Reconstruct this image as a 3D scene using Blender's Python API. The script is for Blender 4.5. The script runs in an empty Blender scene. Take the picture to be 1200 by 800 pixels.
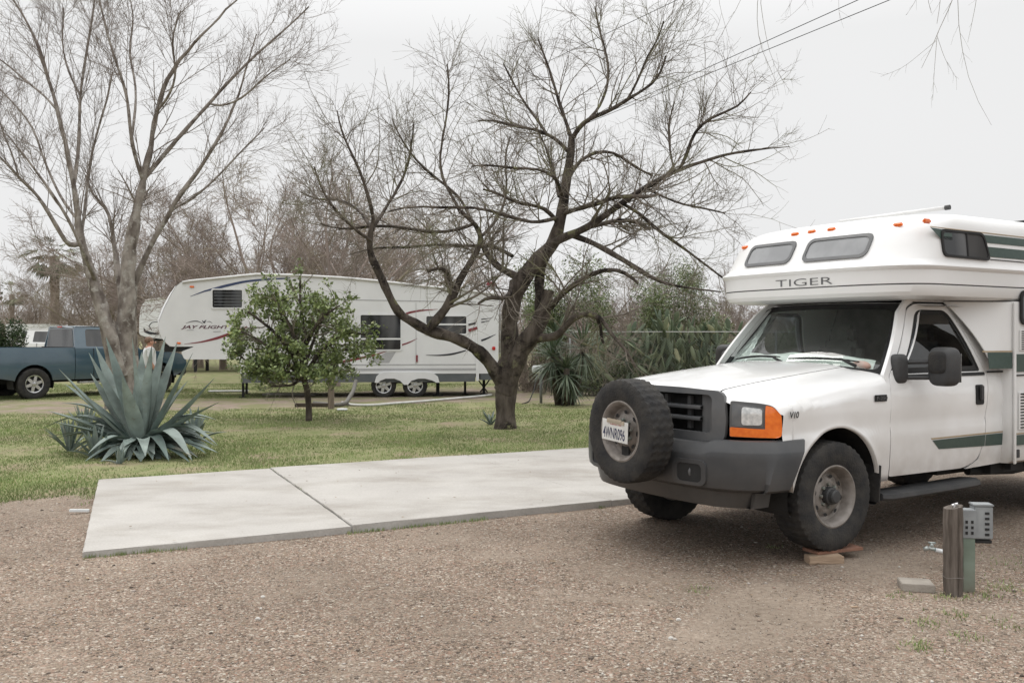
import bpy, bmesh, math, random
import numpy as np
from mathutils import Vector, Matrix
PI = math.pi
R = math.radians
rng = np.random.default_rng(7)
random.seed(7)
S = bpy.context.scene

# ------------------------------------------------------------------ camera, sky, light
FPX, CH, HY = 1075.0, 1.65, 392.0            # focal length in px of a 1200 wide frame, eye height, horizon row
cam = bpy.data.objects.new('camera', bpy.data.cameras.new('camera'))
S.collection.objects.link(cam)
cam.location = (0, 0, CH)
cam.rotation_euler = (PI / 2, 0, 0)
cam.data.sensor_width = 36
cam.data.lens = FPX * 36 / 1200
cam.data.shift_y = -(400 - HY) / 1200
cam.data.clip_start = 0.05
cam.data.clip_end = 3000
S.camera = cam
S.view_settings.view_transform = 'Standard'
S.view_settings.look = 'None'
S.view_settings.gamma = 1
S.view_settings.exposure = 0.40
SUN_EL, SUN_AZ = 62, -30
w = bpy.data.worlds.new('World')
S.world = w
w.use_nodes = True
nt = w.node_tree
nt.nodes.clear()
N = nt.nodes.new
out = N('ShaderNodeOutputWorld'); bg = N('ShaderNodeBackground')
sky = N('ShaderNodeTexSky'); sky.sky_type = 'NISHITA'; sky.sun_disc = False
sky.sun_elevation = R(SUN_EL); sky.sun_rotation = R(SUN_AZ); sky.dust_density = 5
hs = N('ShaderNodeHueSaturation'); hs.inputs['Saturation'].default_value = 0.12; hs.inputs['Value'].default_value = 0.9
nt.links.new(sky.outputs[0], hs.inputs['Color'])
# overcast deck: grey cloud layer, brighter towards the zenith, faint soft cloud structure
tc = N('ShaderNodeTexCoord'); sep = N('ShaderNodeSeparateXYZ'); nt.links.new(tc.outputs['Generated'], sep.inputs[0])
rmp = N('ShaderNodeMapRange'); rmp.inputs[1].default_value = 0.30; rmp.inputs[2].default_value = 1.0
rmp.inputs[3].default_value = 6.25; rmp.inputs[4].default_value = 17.5
nt.links.new(sep.outputs['Z'], rmp.inputs[0])
nz = N('ShaderNodeTexNoise'); nz.inputs['Scale'].default_value = 1.6; nz.inputs['Detail'].default_value = 3
nt.links.new(tc.outputs['Generated'], nz.inputs['Vector'])
nr = N('ShaderNodeMapRange'); nr.inputs[3].default_value = 0.965; nr.inputs[4].default_value = 1.035
nt.links.new(nz.outputs[0], nr.inputs[0])
mul = N('ShaderNodeMath'); mul.operation = 'MULTIPLY'
nt.links.new(rmp.outputs[0], mul.inputs[0]); nt.links.new(nr.outputs[0], mul.inputs[1])
vm = N('ShaderNodeVectorMath'); vm.operation = 'SCALE'; vm.inputs[0].default_value = (0.995, 0.997, 1.0)
nt.links.new(mul.outputs[0], vm.inputs['Scale'])
mx = N('ShaderNodeMixRGB'); mx.inputs[0].default_value = 0.96
nt.links.new(hs.outputs[0], mx.inputs[1]); nt.links.new(vm.outputs[0], mx.inputs[2])
nt.links.new(mx.outputs[0], bg.inputs[0]); bg.inputs[1].default_value = 0.105
nt.links.new(bg.outputs[0], out.inputs[0])
sl = bpy.data.lights.new('sun', 'SUN'); sl.energy = 0.7; sl.angle = R(25); sl.color = (1, 0.96, 0.9)
so = bpy.data.objects.new('sun', sl); S.collection.objects.link(so)
az = R(SUN_AZ)
dsun = Vector((math.sin(az) * math.cos(R(SUN_EL)), math.cos(az) * math.cos(R(SUN_EL)), math.sin(R(SUN_EL))))
so.rotation_euler = dsun.to_track_quat('Z', 'Y').to_euler()

# ------------------------------------------------------------------ placement helpers
def G(x, y, z=0.0):
    Y = FPX * (CH - z) / (y - HY)
    return np.array([(x - 600) / FPX * Y, Y, z])
def AT(x, y, Y):
    return np.array([(x - 600) / FPX * Y, Y, CH + (HY - y) / FPX * Y])
class Plane:
    """vertical plane with origin O (x,y) and direction a (deg); gives local (s, z) of a sight line, depth offset d behind it"""
    def __init__(s, O, deg, d=0.0):
        s.O = np.array([O[0], O[1], 0.0]); s.a = np.array([math.cos(R(deg)), math.sin(R(deg)), 0]); s.n = np.array([-s.a[1], s.a[0], 0]); s.d = d
    def __call__(s, x, y, d=None):
        d = s.d if d is None else d
        r = np.array([(x - 600) / FPX, 1, (HY - y) / FPX]); C = np.array([0, 0, CH])
        t = ((s.O + s.n * d - C) @ s.n) / (r @ s.n); p = C + r * t
        return float((p - s.O) @ s.a), float(p[2])

# ------------------------------------------------------------------ object helpers
def tag(o, label=None, cat=None, group=None, kind=None):
    if label: o['label'] = label
    if cat: o['category'] = cat
    if group: o['group'] = group
    if kind: o['kind'] = kind
    return o
def empty(name, loc, rz=0, label=None, cat=None, group=None):
    o = bpy.data.objects.new(name, None); S.collection.objects.link(o)
    o.location = loc; o.rotation_euler = (0, 0, rz); o.empty_display_size = 0.2
    return tag(o, label, cat, group)
def link(name, me, mat, parent=None, smooth=False, auto=None):
    o = bpy.data.objects.new(name, me); S.collection.objects.link(o)
    if mat is not None: me.materials.append(mat)
    if parent is not None: o.parent = parent
    if smooth or auto:
        me.polygons.foreach_set('use_smooth', [True] * len(me.polygons))
        if auto: me.set_sharp_from_angle(angle=R(auto))
    return o
def fast_mesh(name, V, F):
    """V (n,3) F (m,k) all same k, numpy"""
    me = bpy.data.meshes.new(name)
    V = np.asarray(V, np.float32); F = np.asarray(F, np.int32)
    me.vertices.add(len(V)); me.vertices.foreach_set('co', V.ravel())
    me.loops.add(F.size); me.loops.foreach_set('vertex_index', F.ravel())
    me.polygons.add(len(F)); me.polygons.foreach_set('loop_start', np.arange(0, F.size, F.shape[1], dtype=np.int32))
    me.update(calc_edges=True)
    return me
class MB:
    def __init__(s): s.v = []; s.f = []
    def add(s, V, F):
        b = len(s.v); s.v += [tuple(map(float, p)) for p in V]; s.f += [tuple(b + i for i in q) for q in F]; return s
    def box(s, c, d, rz=0, rx=0, ry=0, taper=None, bev=0):
        hx, hy, hz = d[0] / 2, d[1] / 2, d[2] / 2
        m = Matrix.Rotation(rz, 4, 'Z') @ Matrix.Rotation(ry, 4, 'Y') @ Matrix.Rotation(rx, 4, 'X')
        if bev:
            bm = bmesh.new(); bmesh.ops.create_cube(bm, size=1)
            for q in bm.verts: q.co = Vector((q.co.x * d[0], q.co.y * d[1], q.co.z * d[2]))
            bmesh.ops.bevel(bm, geom=bm.edges[:], offset=bev, segments=2, affect='EDGES'); bm.verts.index_update()
            V = [tuple(m @ q.co + Vector(c)) for q in bm.verts]; F = [[q.index for q in f.verts] for f in bm.faces]
            bm.free(); return s.add(V, F)
        V = []
        for z in (-hz, hz):
            t = taper if (taper and z > 0) else 1
            for x, y in ((-hx, -hy), (hx, -hy), (hx, hy), (-hx, hy)):
                V.append(tuple(m @ Vector((x * t, y * t, z)) + Vector(c)))
        return s.add(V, [(3, 2, 1, 0), (4, 5, 6, 7), (0, 1, 5, 4), (1, 2, 6, 5), (2, 3, 7, 6), (3, 0, 4, 7)])
    def tube(s, pts, r, n=8, cap=True):
        pts = [Vector(p) for p in pts]; k = len(pts)
        rr = r if hasattr(r, '__len__') else [r] * k
        V = []; F = []; prev = None
        for i, p in enumerate(pts):
            t = (pts[min(i + 1, k - 1)] - pts[max(i - 1, 0)]).normalized()
            if prev is None:
                a = t.cross(Vector((0, 0, 1)))
                if a.length < 0.05: a = t.cross(Vector((1, 0, 0)))
            else: a = prev - t * prev.dot(t)
            a.normalize(); prev = a; b = t.cross(a)
            for j in range(n):
                q = 2 * PI * j / n; V.append(tuple(p + (a * math.cos(q) + b * math.sin(q)) * rr[i]))
        for i in range(k - 1):
            for j in range(n):
                j2 = (j + 1) % n; F.append((i * n + j, i * n + j2, (i + 1) * n + j2, (i + 1) * n + j))
        if cap: F.append(tuple(range(n))[::-1]); F.append(tuple((k - 1) * n + j for j in range(n)))
        return s.add(V, F)
    def lathe(s, prof, n=32, axis='y', c=(0, 0, 0), mod=None, cap=True):
        """prof list (radius, along)"""
        V = []; F = []; k = len(prof)
        for i, (r, h) in enumerate(prof):
            for j in range(n):
                q = 2 * PI * j / n; rr = r + (mod(i, j) if mod else 0)
                a, b = rr * math.cos(q), rr * math.sin(q)
                V.append({'y': (c[0] + a, c[1] + h, c[2] + b), 'z': (c[0] + a, c[1] + b, c[2] + h), 'x': (c[0] + h, c[1] + a, c[2] + b)}[axis])
        for i in range(k - 1):
            for j in range(n):
                j2 = (j + 1) % n; F.append((i * n + j, i * n + j2, (i + 1) * n + j2, (i + 1) * n + j))
        if cap and prof[0][0] > 0.002: F.append(tuple(range(n)))
        if cap and prof[-1][0] > 0.002: F.append(tuple((k - 1) * n + j for j in range(n)))
        return s.add(V, F)
    def grid(s, P):
        P = np.asarray(P); a, b = P.shape[:2]
        return s.add(P.reshape(-1, 3), [(i * b + j, i * b + j + 1, (i + 1) * b + j + 1, (i + 1) * b + j) for i in range(a - 1) for j in range(b - 1)])
    def sball(s, c, r, e=.45, n=28, m=16, mx=None):
        """rounded box (superellipsoid)"""
        V = []; F = []; f = lambda q: math.copysign(abs(q) ** e, q)
        for i in range(m + 1):
            t = -PI / 2 + PI * i / m
            for j in range(n):
                q = 2 * PI * j / n; p = Vector((r[0] * f(math.cos(t)) * f(math.cos(q)), r[1] * f(math.cos(t)) * f(math.sin(q)), r[2] * f(math.sin(t))))
                if mx: p = mx @ p
                V.append((c[0] + p.x, c[1] + p.y, c[2] + p.z))
        for i in range(m):
            for j in range(n): F.append((i * n + j, i * n + (j + 1) % n, (i + 1) * n + (j + 1) % n, (i + 1) * n + j))
        return s.add(V, F)
    def ball(s, c, r, n=10, m=7):
        V = []; F = []
        for i in range(m + 1):
            t = PI * i / m
            for j in range(n):
                q = 2 * PI * j / n
                V.append((c[0] + r[0] * math.sin(t) * math.cos(q), c[1] + r[1] * math.sin(t) * math.sin(q), c[2] + r[2] * math.cos(t)))
        for i in range(m):
            for j in range(n): F.append((i * n + j, i * n + (j + 1) % n, (i + 1) * n + (j + 1) % n, (i + 1) * n + j))
        return s.add(V, F)
    def build(s, name, mat, parent=None, smooth=False, auto=None, merge=True):
        me = bpy.data.meshes.new(name); me.from_pydata(s.v, [], s.f); me.update()
        if merge:
            bm = bmesh.new(); bm.from_mesh(me); bmesh.ops.remove_doubles(bm, verts=bm.verts, dist=1e-5)
            bmesh.ops.recalc_face_normals(bm, faces=bm.faces); bm.to_mesh(me); bm.free()
        return link(name, me, mat, parent, smooth, auto)
def rrect(a0, b0, a1, b1, r=0.03, n=4, shear=0.0):
    P = []
    for cx, cy, q0 in ((a1 - r, b1 - r, 0), (a0 + r, b1 - r, 90), (a0 + r, b0 + r, 180), (a1 - r, b0 + r, 270)):
        for i in range(n + 1):
            q = R(q0 + 90 * i / n); x = cx + r * math.cos(q); y = cy + r * math.sin(q); P.append((x + shear * (y - b0), y))
    return P
def rpoly(pts, r, n=4):
    """round corners of polygon"""
    out = []; k = len(pts)
    for i in range(k):
        p = Vector(pts[i]); a = Vector(pts[i - 1]) - p; b = Vector(pts[(i + 1) % k]) - p
        rr = min(r[i] if hasattr(r, '__len__') else r, a.length * .45, b.length * .45)
        p0 = p + a.normalized() * rr; p1 = p + b.normalized() * rr
        for j in range(n + 1):
            t = j / n; out.append(tuple(p0 * (1 - t) ** 2 + p * 2 * t * (1 - t) + p1 * t * t))
    return out
def panel(name, outline, mp, mat, parent=None, holes=(), cut=None, thick=None, auto=35, smooth=True, off=0.0):
    """flat outline (a,b) with holes, cut to a grid, mapped by mp(a,b,off)->xyz; thick: vector function extra offset for back side"""
    bm = bmesh.new(); edges = []
    for lp in [outline] + list(holes):
        vs = [bm.verts.new((p[0], p[1], 0)) for p in lp]
        edges += [bm.edges.new((vs[i], vs[(i + 1) % len(vs)])) for i in range(len(vs))]
    bmesh.ops.triangle_fill(bm, use_beauty=True, use_dissolve=False, edges=edges)
    if cut:
        for ax, st in enumerate(cut):
            if not st: continue
            lo = min(p[ax] for p in outline); hi = max(p[ax] for p in outline); x = lo + st
            while x < hi - 1e-4:
                no = [0, 0, 0]; no[ax] = 1; co = [0, 0, 0]; co[ax] = x
                bmesh.ops.bisect_plane(bm, geom=bm.verts[:] + bm.edges[:] + bm.faces[:], plane_co=co, plane_no=no, dist=1e-5); x += st
    flat = [(q.co.x, q.co.y) for q in bm.verts]
    if thick:
        bm.verts.index_update(); n = len(bm.verts)
        ext = bmesh.ops.extrude_face_region(bm, geom=bm.faces[:])
        nv = [e for e in ext['geom'] if isinstance(e, bmesh.types.BMVert)]
        ns_ = set(nv)
        for q in bm.verts: q.co = Vector(mp(q.co.x, q.co.y, off if q in ns_ else off - thick))
    else:
        for q in bm.verts: q.co = Vector(mp(q.co.x, q.co.y, off))
    bmesh.ops.recalc_face_normals(bm, faces=bm.faces)
    me = bpy.data.meshes.new(name); bm.to_mesh(me); bm.free()
    return link(name, me, mat, parent, smooth, auto)
def text(name, s, h, mp, mat, parent, wide=1.0, shear=0, off=0.004, bold=0.0, align='LEFT', thick=0.002):
    cu = bpy.data.curves.new(name, 'FONT'); cu.body = s; cu.size = 1; cu.shear = shear; cu.offset = bold; cu.align_x = align; cu.fill_mode = 'FRONT'
    o = bpy.data.objects.new(name, cu); S.collection.objects.link(o)
    dg = bpy.context.evaluated_depsgraph_get(); me = bpy.data.meshes.new_from_object(o.evaluated_get(dg))
    bpy.data.objects.remove(o)
    k = h / 0.69
    for q in me.vertices: q.co = Vector(mp(q.co.x * k * wide, q.co.y * k, off))
    return link(name, me, mat, parent)
def copy_tree(o, parent=None):
    c = o.copy(); S.collection.objects.link(c); c.parent = parent
    for ch in [q for q in S.collection.objects if q.parent == o]: copy_tree(ch, c)
    return c

# ------------------------------------------------------------------ materials
def mat(name, c1, c2=None, scale=5.0, rough=0.6, spec=0.5, metal=0.0, bump=0.0, bscale=None, detail=6, coat=0.0, contrast=(0.35, 0.65), dirt=None, stretch=None, emit=None, trans=0):
    m = bpy.data.materials.new(name); m.use_nodes = True; t = m.node_tree; b = t.nodes['Principled BSDF']
    b.inputs['Roughness'].default_value = rough; b.inputs['Metallic'].default_value = metal
    b.inputs['Specular IOR Level'].default_value = spec; b.inputs['Coat Weight'].default_value = coat; b.inputs['Coat Roughness'].default_value = 0.06
    tc = t.nodes.new('ShaderNodeTexCoord'); vec = tc.outputs['Object']
    if stretch:
        mp = t.nodes.new('ShaderNodeMapping'); mp.inputs['Scale'].default_value = stretch; t.links.new(vec, mp.inputs[0]); vec = mp.outputs[0]
    c2 = c2 or tuple(x * 0.86 for x in c1)
    nz = t.nodes.new('ShaderNodeTexNoise'); nz.inputs['Scale'].default_value = scale; nz.inputs['Detail'].default_value = detail; t.links.new(vec, nz.inputs['Vector'])
    rp = t.nodes.new('ShaderNodeValToRGB'); rp.color_ramp.elements[0].position = contrast[0]; rp.color_ramp.elements[1].position = contrast[1]
    rp.color_ramp.elements[0].color = (*c1, 1); rp.color_ramp.elements[1].color = (*c2, 1); t.links.new(nz.outputs[0], rp.inputs[0])
    col = rp.outputs[0]
    if dirt:                                    # (colour, z0, z1) road dirt up to a height, broken up by noise
        dc, z0, z1 = dirt
        sp = t.nodes.new('ShaderNodeSeparateXYZ'); t.links.new(tc.outputs['Object'], sp.inputs[0])
        mr = t.nodes.new('ShaderNodeMapRange'); mr.inputs[1].default_value = z0; mr.inputs[2].default_value = z1; mr.inputs[3].default_value = 1; mr.inputs[4].default_value = 0
        t.links.new(sp.outputs[2], mr.inputs[0])
        n2 = t.nodes.new('ShaderNodeTexNoise'); n2.inputs['Scale'].default_value = 7; n2.inputs['Detail'].default_value = 8; t.links.new(tc.outputs['Object'], n2.inputs['Vector'])
        ml = t.nodes.new('ShaderNodeMath'); ml.operation = 'MULTIPLY'; t.links.new(mr.outputs[0], ml.inputs[0]); t.links.new(n2.outputs[0], ml.inputs[1])
        mm = t.nodes.new('ShaderNodeMixRGB'); mm.inputs[2].default_value = (*dc, 1); t.links.new(ml.outputs[0], mm.inputs[0]); t.links.new(col, mm.inputs[1]); col = mm.outputs[0]
    t.links.new(col, b.inputs['Base Color'])
    if bump:
        nb = t.nodes.new('ShaderNodeTexNoise'); nb.inputs['Scale'].default_value = bscale or scale * 3; nb.inputs['Detail'].default_value = 8; t.links.new(vec, nb.inputs['Vector'])
        bp = t.nodes.new('ShaderNodeBump'); bp.inputs['Strength'].default_value = bump; bp.inputs['Distance'].default_value = 0.02
        t.links.new(nb.outputs[0], bp.inputs['Height']); t.links.new(bp.outputs[0], b.inputs['Normal'])
    if emit: b.inputs['Emission Color'].default_value = (*c1, 1); b.inputs['Emission Strength'].default_value = emit
    return m
def glass(name, tint, ior=1.5, rough=0.0):
    m = bpy.data.materials.new(name); m.use_nodes = True; t = m.node_tree; t.nodes.clear()
    o = t.nodes.new('ShaderNodeOutputMaterial'); mx = t.nodes.new('ShaderNodeMixShader'); lw = t.nodes.new('ShaderNodeLayerWeight'); lw.inputs[0].default_value = .5; pw = t.nodes.new('ShaderNodeMath'); pw.operation = 'POWER'; pw.inputs[1].default_value = 4.5
    fr = t.nodes.new('ShaderNodeMath'); fr.operation = 'MULTIPLY_ADD'; f0 = ((ior - 1) / (ior + 1)) ** 2 * 2.4; fr.inputs[1].default_value = 1 - f0; fr.inputs[2].default_value = f0
    t.links.new(lw.outputs['Facing'], pw.inputs[0]); t.links.new(pw.outputs[0], fr.inputs[0])
    tr = t.nodes.new('ShaderNodeBsdfTransparent'); tr.inputs[0].default_value = (*tint, 1); gl = t.nodes.new('ShaderNodeBsdfGlossy'); gl.inputs['Roughness'].default_value = rough
    t.links.new(fr.outputs[0], mx.inputs[0]); t.links.new(tr.outputs[0], mx.inputs[1]); t.links.new(gl.outputs[0], mx.inputs[2]); t.links.new(mx.outputs[0], o.inputs[0])
    return m
WHITE = mat('white_truck_paint', (.78, .78, .775), (.71, .705, .69), 2.6, .26, .5, coat=.6, dirt=((.22, .17, .13), .38, .95))
CAMP = mat('white_fibreglass', (.77, .77, .765), (.71, .708, .695), 1.6, .38, .5, coat=.1, dirt=((.33, .28, .22), .5, 1.0))
TWHITE = mat('white_trailer_skin', (.74, .745, .75), (.68, .685, .69), 1.5, .4)
RUB = mat('tyre_rubber', (.022, .022, .023), (.045, .042, .038), 9, .85, .3, bump=.3, bscale=60)
SIDEW = RUB
PLAST = mat('dark_grey_plastic', (.034, .035, .037), (.055, .055, .055), 6, .55, .4, bump=.12, bscale=200)
BUMP = mat('charcoal_bumper_paint', (.036, .038, .041), (.055, .055, .056), 5, .42, .5, bump=.04, bscale=150, dirt=((.09, .078, .066), .35, .75))
GRILL = mat('grey_grille_plastic', (.085, .088, .092), (.11, .11, .11), 6, .42, .5)
BLACK = mat('black_void', (.012, .012, .012), (.02, .02, .02), 5, .8)
SEAM = mat('dark_panel_gap', (.03, .03, .03), None, 5, .9)
STEEL = mat('dusty_steel_rim', (.27, .245, .225), (.17, .15, .13), 14, .6, .5, metal=.3, bump=.1)
DISC = mat('dusty_wheel_centre', (.20, .235, .21), (.17, .15, .13), 14, .65, .5, metal=.2)
ALLOY = mat('bright_alloy', (.62, .62, .63), (.5, .5, .5), 8, .25, .6, metal=.8)
AMBER = mat('amber_lens', (.85, .19, .015), (.75, .14, .01), 30, .18, .6, coat=.5)
RED = mat('red_lens', (.5, .02, .015), None, 30, .2, .6)
LENS = mat('clear_headlight_lens', (.78, .79, .78), (.5, .52, .52), 30, .12, .8, coat=1, metal=.25)
LBACK = mat('headlight_grey_reflector', (.10, .105, .11), (.13, .13, .13), 20, .3, .6, coat=.5)
GL_W = glass('windshield_glass', (.78, .85, .81), 1.45)
GL_D = glass('tinted_window_glass', (.20, .23, .26), 1.5)
GL_S = mat('dark_sliding_glass', (.014, .015, .017), (.085, .085, .085), 1.1, .05, .45, detail=2, contrast=(.45, .62), stretch=(1.6, 1, .35))  # lighter noise patches in the base colour are painted-in reflections
GL_G = mat('milky_overcab_glass', (.20, .205, .21), (.27, .275, .28), 4, .2, .6)
GREEN = mat('dark_green_stripe', (.035, .062, .052), (.045, .075, .062), 30, .4)
TAN = mat('gold_pinstripe', (.38, .29, .18), None, 30, .4)
INT = mat('grey_interior', (.19, .185, .175), (.13, .13, .125), 8, .9)
SILV = mat('crinkled_silver_shade', (.85, .85, .86), (.6, .6, .62), 6, .3, .8, metal=.35, bump=.6, bscale=9)
PAPER = mat('white_cloth', (.85, .85, .84), (.72, .73, .72), 6, .9)
PINK = mat('pink_cloth', (.55, .32, .25), (.5, .4, .35), 10, .9)
def concrete():
    m = mat('pale_concrete', (.455, .435, .405), (.385, .365, .34), 1.3, .85, .3, bump=.25, bscale=30, contrast=(.3, .72), detail=9)
    t = m.node_tree; b = t.nodes['Principled BSDF']; src = b.inputs['Base Color'].links[0].from_socket
    tc = t.nodes.new('ShaderNodeTexCoord'); n = t.nodes.new('ShaderNodeTexNoise'); n.inputs['Scale'].default_value = 60; n.inputs['Detail'].default_value = 4
    mp = t.nodes.new('ShaderNodeMapping'); mp.inputs['Scale'].default_value = (.5, .9, 1); mp.inputs['Rotation'].default_value = (0, 0, -.46); t.links.new(tc.outputs['Object'], mp.inputs[0])
    n2 = t.nodes.new('ShaderNodeTexNoise'); n2.inputs['Scale'].default_value = 1.5; n2.inputs['Detail'].default_value = 9; n2.inputs['Roughness'].default_value = .65; t.links.new(mp.outputs[0], n2.inputs['Vector'])
    r2 = t.nodes.new('ShaderNodeValToRGB'); r2.color_ramp.elements[0].position = .46; r2.color_ramp.elements[1].position = .80
    r2.color_ramp.elements[0].color = (1, 1, 1, 1); r2.color_ramp.elements[1].color = (.52, .48, .43, 1); t.links.new(n2.outputs[0], r2.inputs[0])
    t.links.new(tc.outputs['Object'], n.inputs['Vector']); r1 = t.nodes.new('ShaderNodeValToRGB')
    r1.color_ramp.elements[0].position = .3; r1.color_ramp.elements[1].position = .7; r1.color_ramp.elements[0].color = (.9, .9, .9, 1); r1.color_ramp.elements[1].color = (1.05, 1.05, 1.05, 1)
    t.links.new(n.outputs[0], r1.inputs[0]); a = t.nodes.new('ShaderNodeMixRGB'); a.blend_type = 'MULTIPLY'; a.inputs[0].default_value = 1; t.links.new(src, a.inputs[1]); t.links.new(r1.outputs[0], a.inputs[2])
    c = t.nodes.new('ShaderNodeMixRGB'); c.blend_type = 'MULTIPLY'; c.inputs[0].default_value = .8; t.links.new(a.outputs[0], c.inputs[1]); t.links.new(r2.outputs[0], c.inputs[2]); t.links.new(c.outputs[0], b.inputs['Base Color'])
    return m
CONC = concrete()
PAVE = mat('paver_concrete', (.36, .325, .28), (.28, .25, .215), 9, .9, bump=.3, bscale=60)
BARK = mat('dark_mesquite_bark', (.055, .045, .038), (.125, .105, .088), 9, .95, .2, bump=1.0, bscale=28, stretch=(1, 1, .35))
def lichen(m, col, lo=.56, hi=.66, scale=3.0):
    t = m.node_tree; b = t.nodes['Principled BSDF']; src = b.inputs['Base Color'].links[0].from_socket
    tc = t.nodes.new('ShaderNodeTexCoord'); n = t.nodes.new('ShaderNodeTexNoise'); n.inputs['Scale'].default_value = scale; n.inputs['Detail'].default_value = 9; n.inputs['Roughness'].default_value = .7
    t.links.new(tc.outputs['Object'], n.inputs['Vector']); mr = t.nodes.new('ShaderNodeMapRange'); mr.inputs[1].default_value = lo; mr.inputs[2].default_value = hi; t.links.new(n.outputs[0], mr.inputs[0])
    mx = t.nodes.new('ShaderNodeMixRGB'); mx.inputs[2].default_value = (*col, 1); t.links.new(mr.outputs[0], mx.inputs[0]); t.links.new(src, mx.inputs[1]); t.links.new(mx.outputs[0], b.inputs['Base Color'])
    return m
lichen(BARK, (.022, .018, .016), .50, .60, 2.2); lichen(BARK, (.19, .19, .10), .57, .66)
TWIG = lichen(mat('mesquite_twigs', (.15, .13, .11), (.24, .21, .18), 3, .95, .1), (.20, .20, .12), .5, .62, 1.2)
ASHB = lichen(mat('pale_ash_bark', (.33, .295, .265), (.11, .09, .078), 6, .95, .2, bump=.9, bscale=22, stretch=(1, 1, .5)), (.37, .35, .32), .53, .63, 6)
ASHT = mat('ash_twigs', (.26, .225, .20), (.20, .17, .15), 3, .95, .1)
BTWIG = lichen(mat('thicket_twigs', (.31, .255, .225), (.23, .19, .165), 1, .95, .1), (.30, .28, .17), .5, .7, .4)
def leafmat(name, c1, c2, rough=.5, scale=1.5, c3=None):
    m = bpy.data.materials.new(name); m.use_nodes = True; t = m.node_tree; b = t.nodes['Principled BSDF']; b.inputs['Roughness'].default_value = rough
    g = t.nodes.new('ShaderNodeNewGeometry'); rp = t.nodes.new('ShaderNodeValToRGB')
    rp.color_ramp.elements[0].color = (*c1, 1); rp.color_ramp.elements[1].color = (*c2, 1)
    if c3: e = rp.color_ramp.elements.new(.93); e.color = (*c2, 1); rp.color_ramp.elements[2].color = (*c3, 1)
    t.links.new(g.outputs['Random Per Island'], rp.inputs[0])
    tc = t.nodes.new('ShaderNodeTexCoord'); n = t.nodes.new('ShaderNodeTexNoise'); n.inputs['Scale'].default_value = scale; n.inputs['Detail'].default_value = 3
    t.links.new(tc.outputs['Object'], n.inputs['Vector']); mr = t.nodes.new('ShaderNodeMapRange'); mr.inputs[1].default_value = .3; mr.inputs[2].default_value = .7; mr.inputs[3].default_value = .7; mr.inputs[4].default_value = 1.3
    t.links.new(n.outputs[0], mr.inputs[0]); v = t.nodes.new('ShaderNodeVectorMath'); v.operation = 'SCALE'; t.links.new(rp.outputs[0], v.inputs[0]); t.links.new(mr.outputs[0], v.inputs['Scale'])
    t.links.new(v.outputs[0], b.inputs['Base Color'])
    return m
CITRUS = leafmat('citrus_leaves', (.12, .165, .06), (.27, .33, .13), .36, c3=(.40, .42, .20))
AGV = leafmat('agave_leaves', (.115, .155, .14), (.21, .255, .23), .6, 5, c3=(.27, .25, .20))
YUC = leafmat('yucca_leaves', (.055, .085, .05), (.15, .18, .115), .5)
SHRUB = leafmat('shrub_leaves', (.09, .13, .05), (.21, .25, .11), .6, .7, c3=(.24, .22, .12))
NOPAL = leafmat('cactus_pads', (.06, .09, .05), (.17, .20, .115), .6, 2, c3=(.26, .25, .14))
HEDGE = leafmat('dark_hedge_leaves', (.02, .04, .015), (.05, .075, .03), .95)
FROND = leafmat('palm_fronds', (.10, .115, .065), (.18, .18, .11), .7)
GRASSM = leafmat('grass_blades', (.12, .19, .05), (.28, .31, .135), .8, .8, c3=(.46, .38, .26))
PEB = bpy.data.materials.new('pebbles'); PEB.use_nodes = True
def ramp5(t, cols):
    rp = t.nodes.new('ShaderNodeValToRGB'); e = rp.color_ramp.elements
    e[0].position = 0; e[0].color = (*cols[0][1], 1); e[1].position = 1; e[1].color = (*cols[-1][1], 1)
    for p, c in cols[1:-1]: q = e.new(p); q.color = (*c, 1)
    return rp
PCOL = [(0, (.075, .06, .05)), (.25, (.19, .152, .125)), (.5, (.285, .238, .190)), (.70, (.295, .195, .155)), (.86, (.38, .335, .30)), (1, (.55, .52, .47))]
t = PEB.node_tree; b = t.nodes['Principled BSDF']; b.inputs['Roughness'].default_value = .85; b.inputs['Specular IOR Level'].default_value = .25
g_ = t.nodes.new('ShaderNodeNewGeometry'); rp_ = ramp5(t, PCOL); t.links.new(g_.outputs['Random Per Island'], rp_.inputs[0]); t.links.new(rp_.outputs[0], b.inputs['Base Color'])

# ------------------------------------------------------------------ ground
def yb(X): return np.interp(X, [-60, -12, -5.05, -4.5, -4.1, -3.5, 1, 5, 8, 60], [5, 8.3, 9.05, 9.7, 9.2, 8.4, 10.7, 12.6, 15, 40])
def dlo(X): return np.interp(X, [-60, -12, -9, -6, -3, 0, 2, 5, 60], [19, 18.8, 19.0, 20.0, 21.3, 22.3, 21.4, 19, 19])
def dhi(X): return np.interp(X, [-60, -12, -9, -6.5, -5.5, -3, 0, 1, 60], [22.4, 22.6, 23.0, 23.6, 25.5, 27.5, 30, 60, 90])
def sd_gravel(X, Y): return (yb(X) - Y) * .85
def sd_dirt(X, Y): return np.minimum(Y - dlo(X), dhi(X) - Y)
def vnoise(X, Y, seed=0, sc=1.0):
    """cheap smooth noise from a few rotated sines"""
    r = np.random.default_rng(seed); v = 0
    for k in range(7):
        a = r.uniform(0, 2 * PI); f = sc * 1.45 ** k * r.uniform(.8, 1.2)
        v = v + np.sin((X * math.cos(a) + Y * math.sin(a)) * f + r.uniform(0, 6) + 1.3 * np.sin((X * math.sin(a) - Y * math.cos(a)) * f * .6)) / 1.3 ** k
    return v / 2.6
xs = np.concatenate([[-900, -400, -150, -70, -40, -25], np.arange(-18, 14, .16), [18, 30, 60, 150, 400, 900]])
ys = np.concatenate([[-200, -40, -8, 0], np.arange(2.5, 31, .16), [34, 38, 44, 52, 65, 90, 140, 250, 500, 1500]])
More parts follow.
